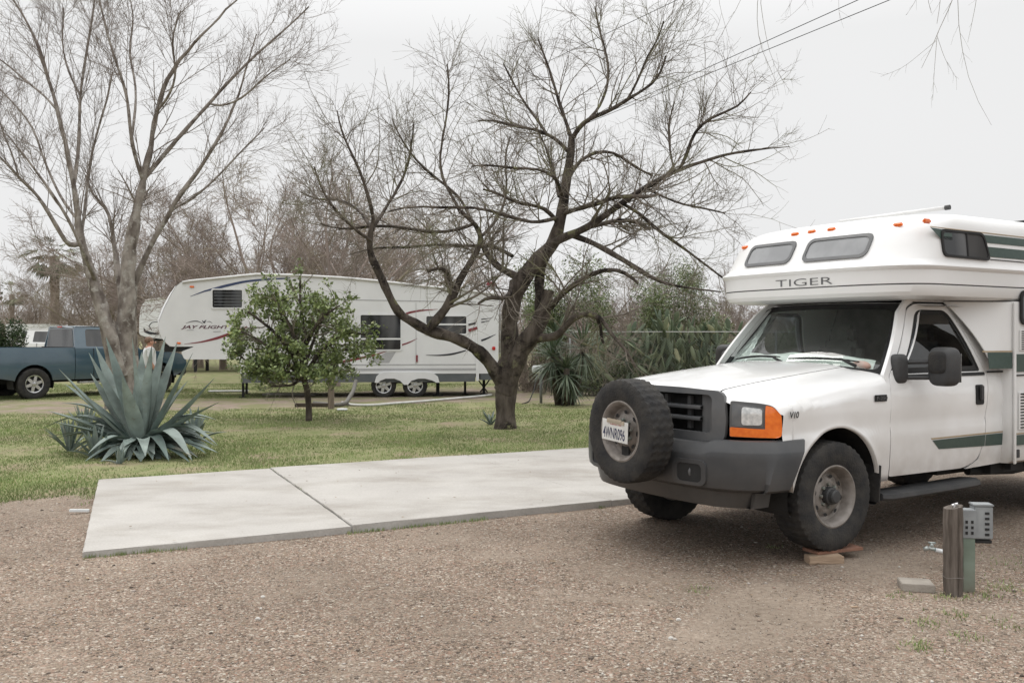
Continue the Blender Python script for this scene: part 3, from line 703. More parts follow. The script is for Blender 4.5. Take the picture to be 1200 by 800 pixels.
# headlights
for sg in (1, -1):
    def hmap(a, b, o, sg=sg): p = fpt(a, b, o); return (p[0], p[1] * sg, p[2])
    hb = panel('headlight', rpoly([(.698, .925), (.966, .925), (.968, .99), (.968, 1.10), (.94, 1.152), (.87, 1.168), (.698, 1.180)], [.01, .02, .03, .03, .03, .02, .015], 4), hmap, GRILL, TK, cut=(.04, .05), thick=.03, off=.006)
    panel('reflector_housing', rpoly([(.712, 1.0), (.895, 1.0), (.895, 1.135), (.86, 1.148), (.712, 1.162)], .02, 4), hmap, LBACK, hb, cut=(.04, .05), thick=.004, off=.011)
    panel('headlamp_lens', rpoly([(.775, 1.012), (.888, 1.015), (.888, 1.130), (.775, 1.142)], .02, 4), hmap, LENS, hb, cut=(.03, .04), thick=.006, off=.02)
    panel('turn_signal', rpoly([(.702, .928), (.968, .928), (.970, .99), (.968, 1.10), (.938, 1.145), (.903, 1.155), (.903, .988), (.702, .994)], [.008, .02, .02, .03, .02, .01, .004, .008], 3), hmap, AMBER, hb, cut=(.03, .03), thick=.006, off=.014)
# front bumper
def bplan(v, off):
    vs = [0, .35, .55, .70, .82, .90, .96, 1.0, 1.015, 1.02]; us = [.99, .98, .955, .915, .855, .79, .70, .60, .48, .34]
    return float(np.interp(abs(v), vs, us)) + off
bprof = [(.905, -.14), (.912, -.03), (.905, -.005), (.885, .008), (.835, .040), (.825, .044), (.78, .046), (.70, .047), (.62, .044), (.575, .034), (.560, .015), (.555, -.005), (.545, -.03), (.45, -.05), (.43, -.06), (.43, -.12)]
bv = np.concatenate([-np.array([1.02, 1.018, 1.015, 1.008, 1.0, .98, .96, .93, .90, .86, .82, .76, .70, .62, .55, .45, .35, .2]), [0], np.array([.2, .35, .45, .55, .62, .70, .76, .82, .86, .90, .93, .96, .98, 1.0, 1.008, 1.015, 1.018, 1.02])])
P = []
for v in bv:
    row = []
    for z, o in bprof:
        # centre dips between the grille shoulders, ends sweep back towards the top
        zz = z - (.025 if abs(v) < .62 and z > .82 else (.025 * max(0, 1 - (abs(v) - .62) / .06) if z > .82 and abs(v) < .68 else 0))
        u_ = bplan(v, 0)
        e_ = max(0, (abs(v) - .96) / .06); u_ += e_ * (.912 - z) * .55 * (1 if z > .5 else .9)
        k = abs(v) / 1.02; vo = v * (1 + .0 * o); a = min(1, max(0, (abs(v) - .6) / .42))
        row.append((u_ + o * (1 - a * .75), v + np.sign(v) * (o - .01) * a * .9 * (1 if z > .5 else 1.6), zz))
    row = [(a, math.copysign(min(abs(b) * .97, .87), b) if c < .552 else b, c) for a, b, c in row]
    P.append(row)
bumper = MB().grid(np.array(P)).build('front_bumper', BUMP, TK, auto=28)
# the recess with the tow hook on each side
for sg in (1, -1):
    def bm_(a, b, o, sg=sg): return (bplan(a, .047 + o), a * sg, b)
    panel('tow_hook_recess', rrect(.43, .605, .64, .735, .035), bm_, BLACK, bumper, cut=(.05, None), off=.003)
    fr_ = panel('recess_frame', rrect(.385, .582, .675, .765, .05), bm_, BUMP, bumper, holes=[rrect(.43, .605, .64, .735, .035)], cut=(.05, None), thick=.02, off=.010)
    hk = MB(); q = []
    for k in range(13):
        a = R(-90 + 260 * k / 12); q.append((1.00 + .035 * math.cos(a) - .03, .54 * sg, .672 + .035 * math.sin(a)))
    hk.tube([(.92, .54 * sg, .655)] + q, .011, 8).build('tow_hook', GRILL, bumper, smooth=True)
# licence plate sits on the spare; spare carrier
SPX = 1.31; SPZ = .935; SPV = .08
cr = MB(); cr.box((1.10, SPV, .62), (.26, .08, .08)).box((1.19, SPV, .78), (.06, .08, .40)).tube([(1.0, -.35, .62), (1.18, SPV, .8)], .02).tube([(1.0, .23, .62), (1.18, SPV, .8)], .02)
cr.build('spare_wheel_carrier', BLACK, TK)
# spare wheel: built around local y axis, then turned so its face looks forward
sw = wheel(TK, (0, 0, 0),  .385, .205, .212, side=1, hub=None, name='spare_wheel', label='spare wheel standing upright on the front bumper, licence plate wired across its rim')
sw.location = (SPX - .135, SPV, SPZ); sw.rotation_euler = (0, R(7), -PI / 2)
pl = MB(); pl.box((0, 0, 0), (.305, .004, .155), bev=.0018); plate = pl.build('licence_plate', mat('licence_plate_white', (.70, .70, .68), (.6, .6, .58), 20, .35), TK, auto=30)
plate.location = (SPX + .006, SPV + .0, SPZ + .005); plate.rotation_euler = (0, R(-4), -PI / 2)
plate.rotation_euler = (Matrix.Rotation(-PI / 2, 3, 'Z') @ Matrix.Rotation(R(-3), 3, 'Y')).to_euler()
pm = lambda a, b, o: (-a, .0022 + o, b)
PLT = mat('plate_navy_letters', (.03, .035, .09), None, 20, .5)
text('plate_number', '4WNR096', .078, lambda a, b, o: (.138 - a, .0024 + o, b - .058), PLT, plate, wide=.52, off=.001, bold=.012)
text('plate_heading', 'California', .026, lambda a, b, o: (.06 - a, .0024 + o, b + .043), mat('plate_red_script', (.55, .12, .12), None, 20, .5), plate, wide=.9, shear=.3, off=.001)
MB().box((-.01, .006, .068), (.20, .006, .028)).box((.0, .010, .078), (.16, .004, .02)).build('plate_bracket', mat('tan_bracket', (.42, .36, .28), None, 10, .7), plate)
# hood edge line and badges
def smap(u, z, o, sg=1): return (u, (vside(z) + o) * sg, z)
tx = text('engine_badge', 'V10', .042, lambda a, b, o: (.50 - a * .95, vside(1.085) + .010 + o, 1.066 + b), SEAM, TK, wide=1.0, bold=.03, shear=.2)
bd = panel('model_badge', rrect(-.575, 1.145, -.435, 1.195, .006), lambda a, b, o: smap(a, b, o + .004), BLACK, TK, cut=(None, None), thick=.004, off=.006)
text('badge_letters', 'F-250', .026, lambda a, b, o: (-.445 - a, vside(1.17) + .0125 + o, 1.158 + b), GRILL, bd, wide=1.5, bold=.01)
# cab: doors, pillars, roof
def cside(z):   # cab side with tumblehome above the belt
    return vside(z) if z < 1.34 else .955 - .30 * ((z - 1.34)) + .02 * math.sin(min(1, (z - 1.34) / .5) * PI)
for sg in (1, -1):
    wl = 1 if sg > 0 else .925
    def cm(u, z, o, sg=sg, wl=wl): return (u, (cside(z) + o) * sg * wl, z)
    dz = [.545, 1.33]
    dout = rpoly([(-.645, .56), (-1.62, .555), (-1.80, .62), (-1.875, .80), (-1.885, 1.0), (-1.93, 1.33), (-1.78, 1.60), (-1.66, 1.87), (-1.6, 1.905), (-1.22, 1.905), (-1.1, 1.86), (-.80, 1.47), (-.66, 1.32), (-.635, 1.2)], [.02, .1, .08, .08, .05, .02, .03, .06, .04, .06, .06, .05, .04, .03], 5)
    win = rpoly([(-.80, 1.345), (-1.86, 1.345), (-1.75, 1.58), (-1.62, 1.855), (-1.20, 1.855)], [.05, .03, .05, .08, .09], 5)
    door = panel('door', dout, cm, WHITE, TK, holes=[win], cut=(.16, .05), thick=.03, off=.0)
    panel('door_window', win, cm, GL_D, door, cut=(None, .06), off=-.012)
    # rubber seal and division bar
    wi = rpoly([(-.835, 1.362), (-1.835, 1.362), (-1.73, 1.58), (-1.61, 1.84), (-1.21, 1.84)], [.05, .03, .05, .08, .09], 5)
    panel('window_seal', win, cm, BLACK, door, holes=[wi], cut=(None, .06), thick=.004, off=-.004)
    panel('belt_moulding', rrect(-1.9, 1.312, -.78, 1.338, .008), cm, BLACK, door, cut=(.2, None), thick=.008, off=.008)
    # handle
    hd = panel('door_handle', rrect(-1.845, 1.07, -1.735, 1.235, .02), cm, BLACK, door, thick=.006, off=.007, cut=(None, .04))
    MB().box((-1.79, (vside(1.15) + .022) * sg, 1.17), (.045, .02, .12), bev=.006).build('handle_grip', PLAST, hd, auto=30)
    # dark gap behind door edge, rocker and rear cab panel, a pillar
    gap = panel('door_gap', [(p[0] * 1.0 + (.006 if p[0] > -1.2 else -.006), p[1] + (.006 if p[1] > 1.5 else -.006)) for p in dout], cm, SEAM, TK, holes=[rpoly([(-.86, 1.39), (-1.80, 1.39), (-1.71, 1.58), (-1.60, 1.82), (-1.22, 1.82)], .04, 3)], cut=(None, .05), off=-.010)
    back = panel('cab_corner', [(-1.64, .545), (-2.145, .56), (-2.145, 1.93), (-1.69, 1.93), (-1.665, 1.87), (-1.785, 1.60), (-1.935, 1.33), (-1.893, 1.0), (-1.883, .80), (-1.808, .614)], cm, WHITE, TK, cut=(.1, .06), thick=.02, off=0)
    panel('pillar', rpoly([(-.655, 1.33), (-.80, 1.49), (-1.11, 1.88), (-1.21, 1.92), (-1.70, 1.92), (-1.70, 1.95), (-1.15, 1.95), (-.98, 1.83), (-.72, 1.50), (-.60, 1.34), (-.635, 1.20), (-.63, 1.10)], .01, 2), cm, WHITE, TK, cut=(.06, .05), thick=.03, off=-.004)
    # step
    st = MB(); P = []
    for u_, hw, zz in ((-.52, .075, .425), (-.60, .10, .42), (-.9, .10, .42), (-1.4, .10, .425), (-1.66, .10, .43), (-1.76, .085, .43), (-1.80, .04, .43)):
        P.append([(u_, (.93 + a * hw) * sg, zz + b) for a, b in ((-1, -.02), (-1, .025), (.6, .03), (1, .015), (1.05, -.015), (.8, -.035), (-1, -.03))])
    st.grid(np.array(P)); st.add(P[-1], [tuple(range(7))]); st.add(P[0], [tuple(range(7))]); st.build('running_board', PLAST, TK, auto=40)
    # tow mirror
    mi = MB(); mi.sball((-.785, (.95) * sg, 1.385), (.075, .045, .115), .5)
    mi.tube([(-.84, .95 * sg, 1.435), (-.95, 1.10 * sg, 1.44), (-.99, 1.19 * sg, 1.44)], .017).tube([(-.84, .95 * sg, 1.315), (-.95, 1.10 * sg, 1.318), (-.99, 1.19 * sg, 1.32)], .017)
    mi.v = [(x, y if sg > 0 else y * .925, z) for x, y, z in mi.v]; mr = mi.build('mirror_arm', PLAST, TK, auto=40)
    mh = MB(); mh.sball((0, 0, 0), (.085, .105, .150), .5); o_ = mh.build('side_mirror', PLAST, TK, smooth=True); o_.location = (-.99, (1.20 if sg > 0 else 1.10) * sg, 1.405); o_.rotation_euler = (0, 0, R(-8 * sg))
    MB().box((-.087, 0, -.01), (.004, .16, .22), bev=.0015).build('mirror_glass', ALLOY, o_)
    MB().sball((.045, 0, .03), (.055, .085, .09), .5).build('mirror_cap', RUB, o_, smooth=True)
# windshield: curved sheet
def wsp(a, b, o):     # a in -1..1 across, b 0..1 up
    vb = .872 - .165 * b; v = a * vb - .03; bow = (1 - a * a)
    u = -.745 - .45 * b + .215 * bow * (1 - .30 * b) - .02 * math.sin(b * PI); z = 1.385 + .505 * b + .012 * bow - .045 * (abs(a) ** 3) * (1 - b)
    return (u + o * .75, v, z + o * .6)
wso = rpoly([(-.985, .0), (.985, 0), (.965, .985), (-.965, .985)], .06, 5)
ws = panel('windshield', wso, wsp, GL_W, TK, cut=(.08, .08), off=0)
panel('windshield_surround', rpoly([(-1.0, -.035), (1.0, -.035), (1.0, 1.03), (-1.0, 1.03)], .04, 5), wsp, BLACK, ws, holes=[rpoly([(-.968, .03), (.955, .03), (.935, .94), (-.945, .94)], .09, 6)], cut=(.08, .08), thick=.008, off=.003)
# A pillars fill and cab roof
P = []
for a in np.linspace(-1.12, 1.12, 25):
    P.append([wsp(max(-1, min(1, a)), b, 0) for b in (1.0, 1.04)] + [(-1.25, a * .78, 1.925 - .03 * abs(a) ** 4), (-1.7, a * .78, 1.93 - .03 * abs(a) ** 4), (-2.12, a * .78, 1.925 - .03 * abs(a) ** 4)])
MB().grid(np.array(P)).build('cab_roof', WHITE, TK, smooth=True)
for sg in (1, -1):
    P = []
    for b in np.linspace(-.03, 1.04, 14):
        p = wsp(.99, b, -.003); z = p[2]; c_ = (min(-.60, p[0] - (.075 if sg > 0 else .12) - .03 * b), (cside(max(z, 1.2)) - .002) * (1 if sg > 0 else .925), z - .005); P.append([(p[0], p[1] * sg, p[2]), ((p[0] + c_[0]) / 2 + (.022 if sg > 0 else .004), (p[1] + c_[1]) / 2 * sg + (.018 if sg > 0 else .006) * sg, z), (c_[0], c_[1] * sg, c_[2])])
    MB().grid(np.array(P)).build('windshield_pillar', WHITE, TK, smooth=True)
# wipers
for v0, v1 in ((-.62, -.02), (.08, .66)):
    wp = MB(); a0, a1 = v0 / .83, v1 / .83
    q = [wsp(a, .075 + .03 * math.sin((a - a0) * 3), .022) for a in np.linspace(a0, a1, 8)]
    wp.tube(q, [.006, .009, .011, .011, .011, .010, .008, .005], 6); e_ = q[4]
    wp.tube([(-.50 - .1 * v1 * v1, v1 + .08, 1.405), (e_[0] + .045, (e_[1] + v1) / 2 + .05, e_[2] + .0), e_], [.014, .010, .008], 6)
    wp.build('wiper', BLACK, TK, smooth=True)
# interior
P = MB(); P.box((-.80, 0, 1.18), (.55, 1.62, .22), bev=.05).box((-1.3, 0, .62), (1.5, 1.7, .08)); P.build('dashboard', INT, TK, auto=40)
for v in (-.42, .42): P = MB(); P.box((-1.50, v, .95), (.50, .52, .22), bev=.06).box((-1.78, v, 1.28), (.18, .50, .62), ry=R(-10), bev=.07).box((-1.85, v, 1.65), (.12, .26, .18), bev=.04); P.build('cab_seat', INT, TK, auto=40)
P = MB(); q = [(-1.12 + .02 * math.sin(a), .42 + .19 * math.cos(a), 1.22 + .18 * math.sin(a)) for a in np.linspace(0, 2 * PI, 25)]; P.tube(q, .014, 6).tube([(-1.12, .42, 1.22), (-.95, .42, 1.12)], .03); P.build('steering_wheel', BLACK, TK, smooth=True)
MB().box((-2.13, 0, 1.3), (.02, 1.8, 1.3)).build('cab_back_wall', INT, TK)
# white cloth along the dash and crinkled silver shade on the far side of the glass
rr_ = random.Random(3); P = []
for k in range(37):
    a = -.86 + 1.76 * k / 36; h = .205 + .012 * math.sin(a * 7) + .006 * math.sin(a * 23); sag = h - (.05 if a > .7 else 0) * (a - .7) * 3
    P.append([wsp(a, b, -.02 - .012 * math.sin(a * 9 + b * 22) * 1) for b in (-.03, sag * .5, sag)] + [(wsp(a, sag, -.10)[0] - .05, wsp(a, sag, 0)[1], wsp(a, sag, -.10)[2])])
MB().grid(np.array(P)).build('dash_cloth', PAPER, TK, smooth=True)
P = []
for k in range(16):
    a = -.985 + .46 * k / 15; row = []
    for j in range(24):
        b = -.02 + .95 * j / 23; am = a + (.46 * k / 15) * (-.86 * min(1, b * 1.05)) ; row.append(wsp(am, b, -.012 + rr_.uniform(-.010, .006)))
    P.append(row)
MB().grid(np.array(P)).build('silver_sun_shade', SILV, TK)
MB().ball(wsp(.78, .09, -.03), (.04, .10, .045), 12, 8).build('pink_cloth_bundle', PINK, TK, smooth=True)

# ---- camper body
RG = [(1.935, -.95, .98), (1.94, -.78, 1.03), (1.955, -.715, 1.062), (1.985, -.69, 1.075), (2.038, -.684, 1.08), (2.041, -.692, 1.073), (2.049, -.692, 1.073), (2.052, -.684, 1.08), (2.10, -.682, 1.08), (2.16, -.680, 1.081), (2.175, -.662, 1.096), (2.19, -.655, 1.102), (2.203, -.664, 1.096), (2.225, -.70, 1.080),
      (2.25, -.725, 1.075), (2.35, -.785, 1.066), (2.45, -.845, 1.057), (2.50, -.880, 1.050), (2.54, -.925, 1.040), (2.58, -.99, 1.02), (2.61, -1.07, .985), (2.635, -1.18, .93), (2.65, -1.35, .85), (2.66, -1.7, .70)]
def ringv(z): return [float(np.interp(z, [r_[0] for r_ in RG], [r_[i] for r_ in RG])) for i in (1, 2)]
DD = .42
def ring(z, uf, w_, ub=-5.15):
    P = []
    for k in range(49):
        a = -PI / 2 + PI * k / 48; s_ = math.sin(a); P.append((uf - DD + DD * abs(math.cos(a)) ** .9, w_ * math.copysign(abs(s_) ** .5, s_), z))
    for k in range(1, 9): P.append((uf - DD + (ub - uf + DD) * k / 8, w_, z))
    P += [(ub, w_ * (1 - 2 * k / 8), z) for k in range(1, 9)]
    for k in range(1, 9): P.append((ub + (uf - DD - ub) * k / 8, -w_, z)) if k < 8 else None
    return P
rings = [ring(*r_) for r_ in RG]; k_ = len(rings[0])
# note the underside ring only covers the part above the cab: it is closed by a face
cb = MB(); V = [p for r_ in rings for p in r_]
F = [(i * k_ + j, i * k_ + (j + 1) % k_, (i + 1) * k_ + (j + 1) % k_, (i + 1) * k_ + j) for i in range(len(rings) - 1) for j in range(k_)]
F.append(tuple(range(k_))); F.append(tuple((len(rings) - 1) * k_ + j for j in range(k_)))
cb.add(V, F); upper = cb.build('camper_body', CAMP, TK, auto=32)
def sfront(v, z, o):
    uf, w_ = ringv(z); q = min(1, abs(v) / w_); c = math.sqrt(max(0, 1 - q ** 4)) ** .9; return (uf - DD + DD * c + o, v, z + o * .3)
def sfr2(v, z, o):
    e = .01; a = sfront(v - e, z, 0); b = sfront(v + e, z, 0); d = (b[0] - a[0]) / (2 * e); l = math.hypot(1, d); p = sfront(v, z, 0); return (p[0] + o / l, p[1] - o * d / l, p[2])
def scside(u, z, o, sg=1): return (u, (ringv(z)[1] + o) * sg, z)
# lower house with the wall next to the cab
lo = MB(); P = []
for z, w_ in ((.56, 1.03), (.58, 1.055), (.75, 1.07), (1.93, 1.072)):
    P.append([(-2.16, w_, z), (-2.145, w_ - .012, z), (-2.13, w_ - .05, z), (-2.13, -w_ + .05, z), (-2.145, -w_ + .012, z), (-2.16, -w_, z), (-5.1, -w_, z), (-5.1, w_, z)])
n_ = 8; V = [p for r_ in P for p in r_]; lo.add(V, [(i * n_ + j, i * n_ + (j + 1) % n_, (i + 1) * n_ + (j + 1) % n_, (i + 1) * n_ + j) for i in range(3) for j in range(n_)] + [tuple(range(n_)), tuple(24 + j for j in range(n_))])
lo.build('house_wall', CAMP, TK, auto=40)
for sg in (1, -1): MB().box((-2.155, 1.078 * sg, 1.24), (.035, .012, 1.36), bev=.004).build('corner_trim', CAMP, TK, auto=30)
MB().box((-3.4, 0, .5), (3.2, 1.2, .14)).box((-2.4, .82, .50), (.5, .1, .10)).tube([(-2.0, .75, .47), (-2.6, .8, .44), (-3.2, .75, .45)], .035).box((-2.35, .93, .52), (.1, .06, .07)).build('chassis', BLACK, TK)
# transition panel from cab to house (white fairing with green stripe)
for sg in (1, -1):
    panel('cab_fairing', rpoly([(-1.93, 1.40), (-2.14, 1.40), (-2.14, 1.925), (-1.60, 1.925), (-1.66, 1.86)], .01, 2), lambda u, z, o, sg=sg: (u, (float(np.interp(-u, [1.6, 2.14], [cside(z) + .004, 1.055])) + o) * sg, z), CAMP, TK, cut=(.06, .06), thick=.01, off=.004)
def flat_side(v): return lambda u, z, o: (u, v + o, z)
def lowside(u, z, o): return (u, float(np.interp(-u, [1.6, 2.13, 2.16, 9], [cside(z) + .006, cside(z) + .012 if z < 1.36 else 1.06, 1.073, 1.073])) + o, z)
# stripes: windows-height band, lower band, upper band
def lows(z0, z1, u0, u1, m_, tip=0, nm='stripe'):
    return panel(nm, [(u0, z1), (u0 - tip, z0), (u1, z0), (u1, z1)], lowside, m_, TK, cut=(.09, .05), thick=.003, off=.006)
lows(1.365, 1.50, -1.885, -2.135, GREEN); lows(1.503, 1.515, -1.83, -2.135, TAN, nm='pinstripe')
lows(1.335, 1.485, -2.18, -5.0, GREEN); lows(1.30, 1.312, -2.18, -5.0, SEAM, nm='pinstripe')
for u0, u1 in ((-1.93, -2.135),): lows(1.33, 1.345, u0, u1, SEAM, nm='pinstripe')
panel('stripe', [(-1.16, .81), (-1.25, .735), (-1.875, .72), (-1.878, .815)], lambda u, z, o: (u, vside(z) + o, z), GREEN, TK, cut=(.1, .05), thick=.003, off=.004)
panel('stripe', [(-1.889, .815), (-1.886, .72), (-2.13, .715), (-2.13, .815)], lambda u, z, o: (u, vside(z) + o, z), GREEN, TK, cut=(.1, .05), thick=.003, off=.004)
panel('pinstripe', [(-1.14, .829), (-1.15, .818), (-2.13, .822), (-2.13, .833)], lambda u, z, o: (u, vside(z) + o, z), TAN, TK, cut=(.1, None), thick=.003, off=.004)
lows(.715, .80, -2.18, -5.0, GREEN); lows(.808, .818, -2.18, -5.0, TAN, nm='pinstripe')
def ups(pts, m_, nm='stripe'): return panel(nm, pts, scside, m_, TK, cut=(.12, .04), thick=.003, off=.005)
ups([(-1.03, 2.487), (-1.16, 2.40), (-1.30, 2.40), (-1.30, 2.475)], GREEN); ups([(-1.72, 2.47), (-1.74, 2.405), (-4.9, 2.385), (-4.9, 2.45)], GREEN); ups([(-1.77, 2.372), (-1.79, 2.290), (-4.9, 2.27), (-4.9, 2.352)], GREEN)
ups([(-1.03, 2.497), (-1.03, 2.49), (-4.9, 2.456), (-4.9, 2.463)], TAN, 'pinstripe'); ups([(-1.80, 2.272), (-1.80, 2.265), (-4.9, 2.243), (-4.9, 2.25)], SEAM, 'pinstripe')
def camper_window(nm, out, mp, gm_, fr=.022, par=TK):
    cxx = sum(p[0] for p in out) / len(out); cyy = sum(p[1] for p in out) / len(out)
    w0 = max(p[0] for p in out) - min(p[0] for p in out); h0 = max(p[1] for p in out) - min(p[1] for p in out)
    inn = [(cxx + (p[0] - cxx) * (1 - 2 * fr / w0), cyy + (p[1] - cyy) * (1 - 2 * fr / h0)) for p in out]
    f_ = panel(nm, out, mp, GRILL if gm_ is GL_G else BLACK, par, holes=[inn], cut=(.06, .05), thick=.014, off=.014)
    panel('pane', inn, mp, gm_, f_, cut=(.06, .05), off=.005)
    return f_
for v0, v1 in ((-.665, -.10), (.03, .665)):
    f_ = camper_window('overcab_window', rrect(v0, 2.272, v1, 2.478, .06, 6), sfr2, GL_G, .026)
sd_ = camper_window('side_window', rpoly([(-1.16, 2.265), (-1.80, 2.255), (-1.73, 2.485), (-1.15, 2.485)], .06, 6), scside, GL_S, .02)
panel('window_divider', rrect(-1.50, 2.275, -1.485, 2.47, .002), scside, BLACK, sd_, cut=(None, .05), thick=.006, off=.012)
w2_ = camper_window('side_window', rrect(-3.0, 1.735, -2.22, 2.035 - .01, .06, 6), lambda u, z, o: (u, 1.075 + (0 if z < 1.94 else 0) + o + .008, z), GL_S, .025)
P = []
for q in ring(2.0425, ringv(2.0425)[0] + .002, ringv(2.0425)[1] + .002): P.append([q, (q[0], q[1], 2.0515)])
MB().grid(np.array(P)).build('pinstripe', SEAM, TK)
# clearance lights
for v, z in ((-.80, 2.475), (-.20, 2.545), (-.02, 2.55), (.19, 2.55), (.80, 2.53)):
    l_ = MB(); l_.box((0, 0, 0), (.03, .085, .038), bev=.012).build('clearance_light', AMBER, TK, auto=50); o_ = S.collection.objects[-1]
    p = sfr2(v, z, .008); o_.location = p; o_.rotation_euler = (0, R(-32), R(-14 * v * 1.2 + (-18 if v > .7 else 18 if v < -.7 else 0) * -1 if abs(v) > .7 else 0))
MB().box((-1.0, ringv(2.525)[1] - .0, 2.535), (.085, .03, .038), bev=.01).build('clearance_light', AMBER, TK, auto=50)
text('model_lettering', 'TIGER', .060, lambda a, b, o: sfr2(-.205 + a, 2.066 + b, .003), mat('grey_lettering', (.12, .12, .125), None, 10, .5), TK, wide=2.62, bold=-.008)
# vent grilles, service hatch, outlet
def louvre(nm, u0, u1, z0, z1, n, parent=TK):
    m_ = MB(); m_.box(((u0 + u1) / 2, 1.079, (z0 + z1) / 2), (u1 - u0, .010, z1 - z0), bev=.003); o_ = m_.build(nm, CAMP, parent, auto=30)
    s_ = MB()
    for k in range(n): s_.box(((u0 + u1) / 2, 1.0855, z0 + (z1 - z0) * (k + .7) / (n + .4)), (u1 - u0 - .04, .004, (z1 - z0) / n * .42))
    s_.build('louvre_slot', SEAM, o_); return o_
louvre('vent_grille', -2.42, -2.225, 1.515, 1.69, 9)
hh = louvre('service_hatch', -2.55, -2.21, .845, 1.165, 12)
MB().tube([(-2.25, 1.10, 1.15), (-2.52, 1.10, 1.15)], .006, 6).build('hatch_bar', BLACK, hh, smooth=True)
MB().box((-2.195, 1.079, .645), (.05, .014, .07), bev=.004).build('power_inlet', PLAST, TK)
# roof gear: awning rail tube and a roof vent
MB().tube([(-1.45, -.15, 2.685), (-1.60, .84, 2.71)], [.014, .017], 10).build('roof_bar', CAMP, TK, smooth=True)
MB().tube([(-1.595, .81, 2.709), (-1.601, .85, 2.7105)], [.021, .021], 10).build('roof_bar_end', PLAST, TK)
rv = MB(); rv.box((-3.4, .45, 2.675), (.36, .4, .06), bev=.02).box((-3.4, .45, 2.72), (.30, .34, .05), bev=.02).build('roof_vent', PLAST, TK, auto=40)
# wheels; the near front wheel stands on blocks
wheel(TK, (0, .865, .47), side=1); wheel(TK, (0, -.865, .40), side=-1)
wheel(TK, (-3.48, .86, .40), side=1, hub=None, seg=80); wheel(TK, (-3.48, -.86, .40), side=-1, hub=None, seg=80)
MB().tube([(0, -.8, .42), (0, .8, .44)], .05, 10).ball((0, .15, .42), (.14, .14, .14)).tube([(.15, -.6, .38), (.15, .6, .38)], .02).build('front_axle', BLACK, TK, smooth=True)
# gap filler strips: dark wheel arch gap between fender lip and bumper

# ------------------------------------------------------------------ blocks, post, pedestal, paver, tap
def wood(name, c1, c2, st=(1, 12, 12)): return mat(name, c1, c2, 3, .85, .3, bump=.5, bscale=8, stretch=st)
OLDW = wood('weathered_post_wood', (.17, .145, .125), (.085, .07, .058), (14, 14, 1.2))
PALEW = wood('pale_lumber', (.42, .31, .22), (.33, .24, .17), (2, 14, 14)); REDW = wood('reddish_board', (.30, .16, .11), (.22, .12, .085), (2, 14, 14))
g = np.array([TO[0], TO[1]]) + .865 * np.array([.522, -.853])
def loc(u, v): return np.array([TO[0], TO[1]]) + u * np.array([-.853, -.522]) + v * np.array([.522, -.853])
p = loc(0.06, .93); e = empty('wood_block', (p[0], p[1], 0), R(5), 'short pale lumber block lying under the front tyre', 'wood block')
MB().box((-.02, -.06, .028), (.26, .10, .056), bev=.004).build('block', PALEW, e, auto=30)
p = loc(-.07, .91); e = empty('wood_board', (p[0], p[1], .057), R(22), 'reddish board resting on the lumber block below the tyre', 'wood board')
MB().box((0, 0, .011), (.42, .17, .022), bev=.003).build('board', REDW, e, auto=30)
g = G(1117, 697); e = empty('timber_post', (g[0], g[1], 0), 0, 'weathered grey round timber post with a long split, tallest thing beside the green pedestal', 'post')
m = MB(); pr = []
for k in range(15):
    z = -.1 + .66 * k / 14; pr.append((.058 + .002 * math.sin(k * 1.7), z))
V = []; F = []
n_ = 36
for i, (r_, z) in enumerate(pr):
    for j in range(n_):
        a = 2 * PI * j / n_; q = r_ * (1 + .03 * math.sin(5 * a + 1) + .02 * math.sin(11 * a)) - (.012 * math.exp(-((a - 4.9) / .10) ** 2)) - (.008 * math.exp(-((a - 5.6) / .07) ** 2)); V.append((q * math.cos(a), q * math.sin(a), z + (.012 * math.cos(a) if i == 14 else 0)))
for i in range(14):
    for j in range(n_): F.append((i * n_ + j, i * n_ + (j + 1) % n_, (i + 1) * n_ + (j + 1) % n_, (i + 1) * n_ + j))
F.append(tuple(14 * n_ + j for j in range(n_))); m.add(V, F); m.build('post_shaft', OLDW, e, auto=50)
MB().tube([(.0, -.01, .545), (.008, -.012, .582)], .012, 8).tube([(-.012, -.01, .57), (.022, -.016, .582)], .008, 8).build('hook_bolt', ALLOY, e)
MB().tube([(.061 * math.cos(a), .061 * math.sin(a), .12 + .004 * math.sin(3 * a)) for a in np.linspace(0, 2 * PI, 25)], .0016, 5).build('wire', STEEL, e)
GPAINT = mat('faded_green_paint', (.22, .28, .23), (.15, .19, .15), 8, .6, .4, bump=.1, dirt=((.2, .17, .13), 0, .3))
GBOX = mat('grey_meter_box', (.30, .315, .32), (.22, .23, .235), 9, .5, .4)
g = G(1136, 694); e = empty('power_pedestal', (g[0] + .0, g[1] + .03, 0), R(-8), 'green steel power pedestal with a grey socket box on its side', 'pedestal')
MB().box((0, 0, .20), (.075, .075, .42), bev=.004).build('green_post', GPAINT, e, auto=30)
ob = MB().box((.0, -.002, .44), (.085, .09, .18), bev=.004).build('upper_housing', GBOX, e, auto=30)
sk = MB()
for r_ in range(3):
    for c in range(2): sk.box((-.018 + c * .034, -.0485, .385 + r_ * .035), (.014, .004, .018))
sk.build('knockout', BLACK, ob)
bx_ = MB().box((.098, .035, .445), (.115, .09, .21), bev=.006).build('socket_box', GBOX, e, auto=30)
for k in range(5): MB().box((.118, -.0115, .37 + k * .034), (.026, .005, .015)).build('breaker_switch', BLACK, bx_)
MB().box((.098, .035, .556), (.123, .098, .012), bev=.003).build('box_lid', GBOX, bx_, auto=30)
MB().box((.10, .03, .322), (.10, .07, .02), bev=.003).build('cable_entry', BLACK, bx_)
g = G(1106, 668); e = empty('water_tap', (g[0], g[1] + .05, 0), R(-35), 'small white plastic pipe with a blue grey tap beside the timber post', 'tap')
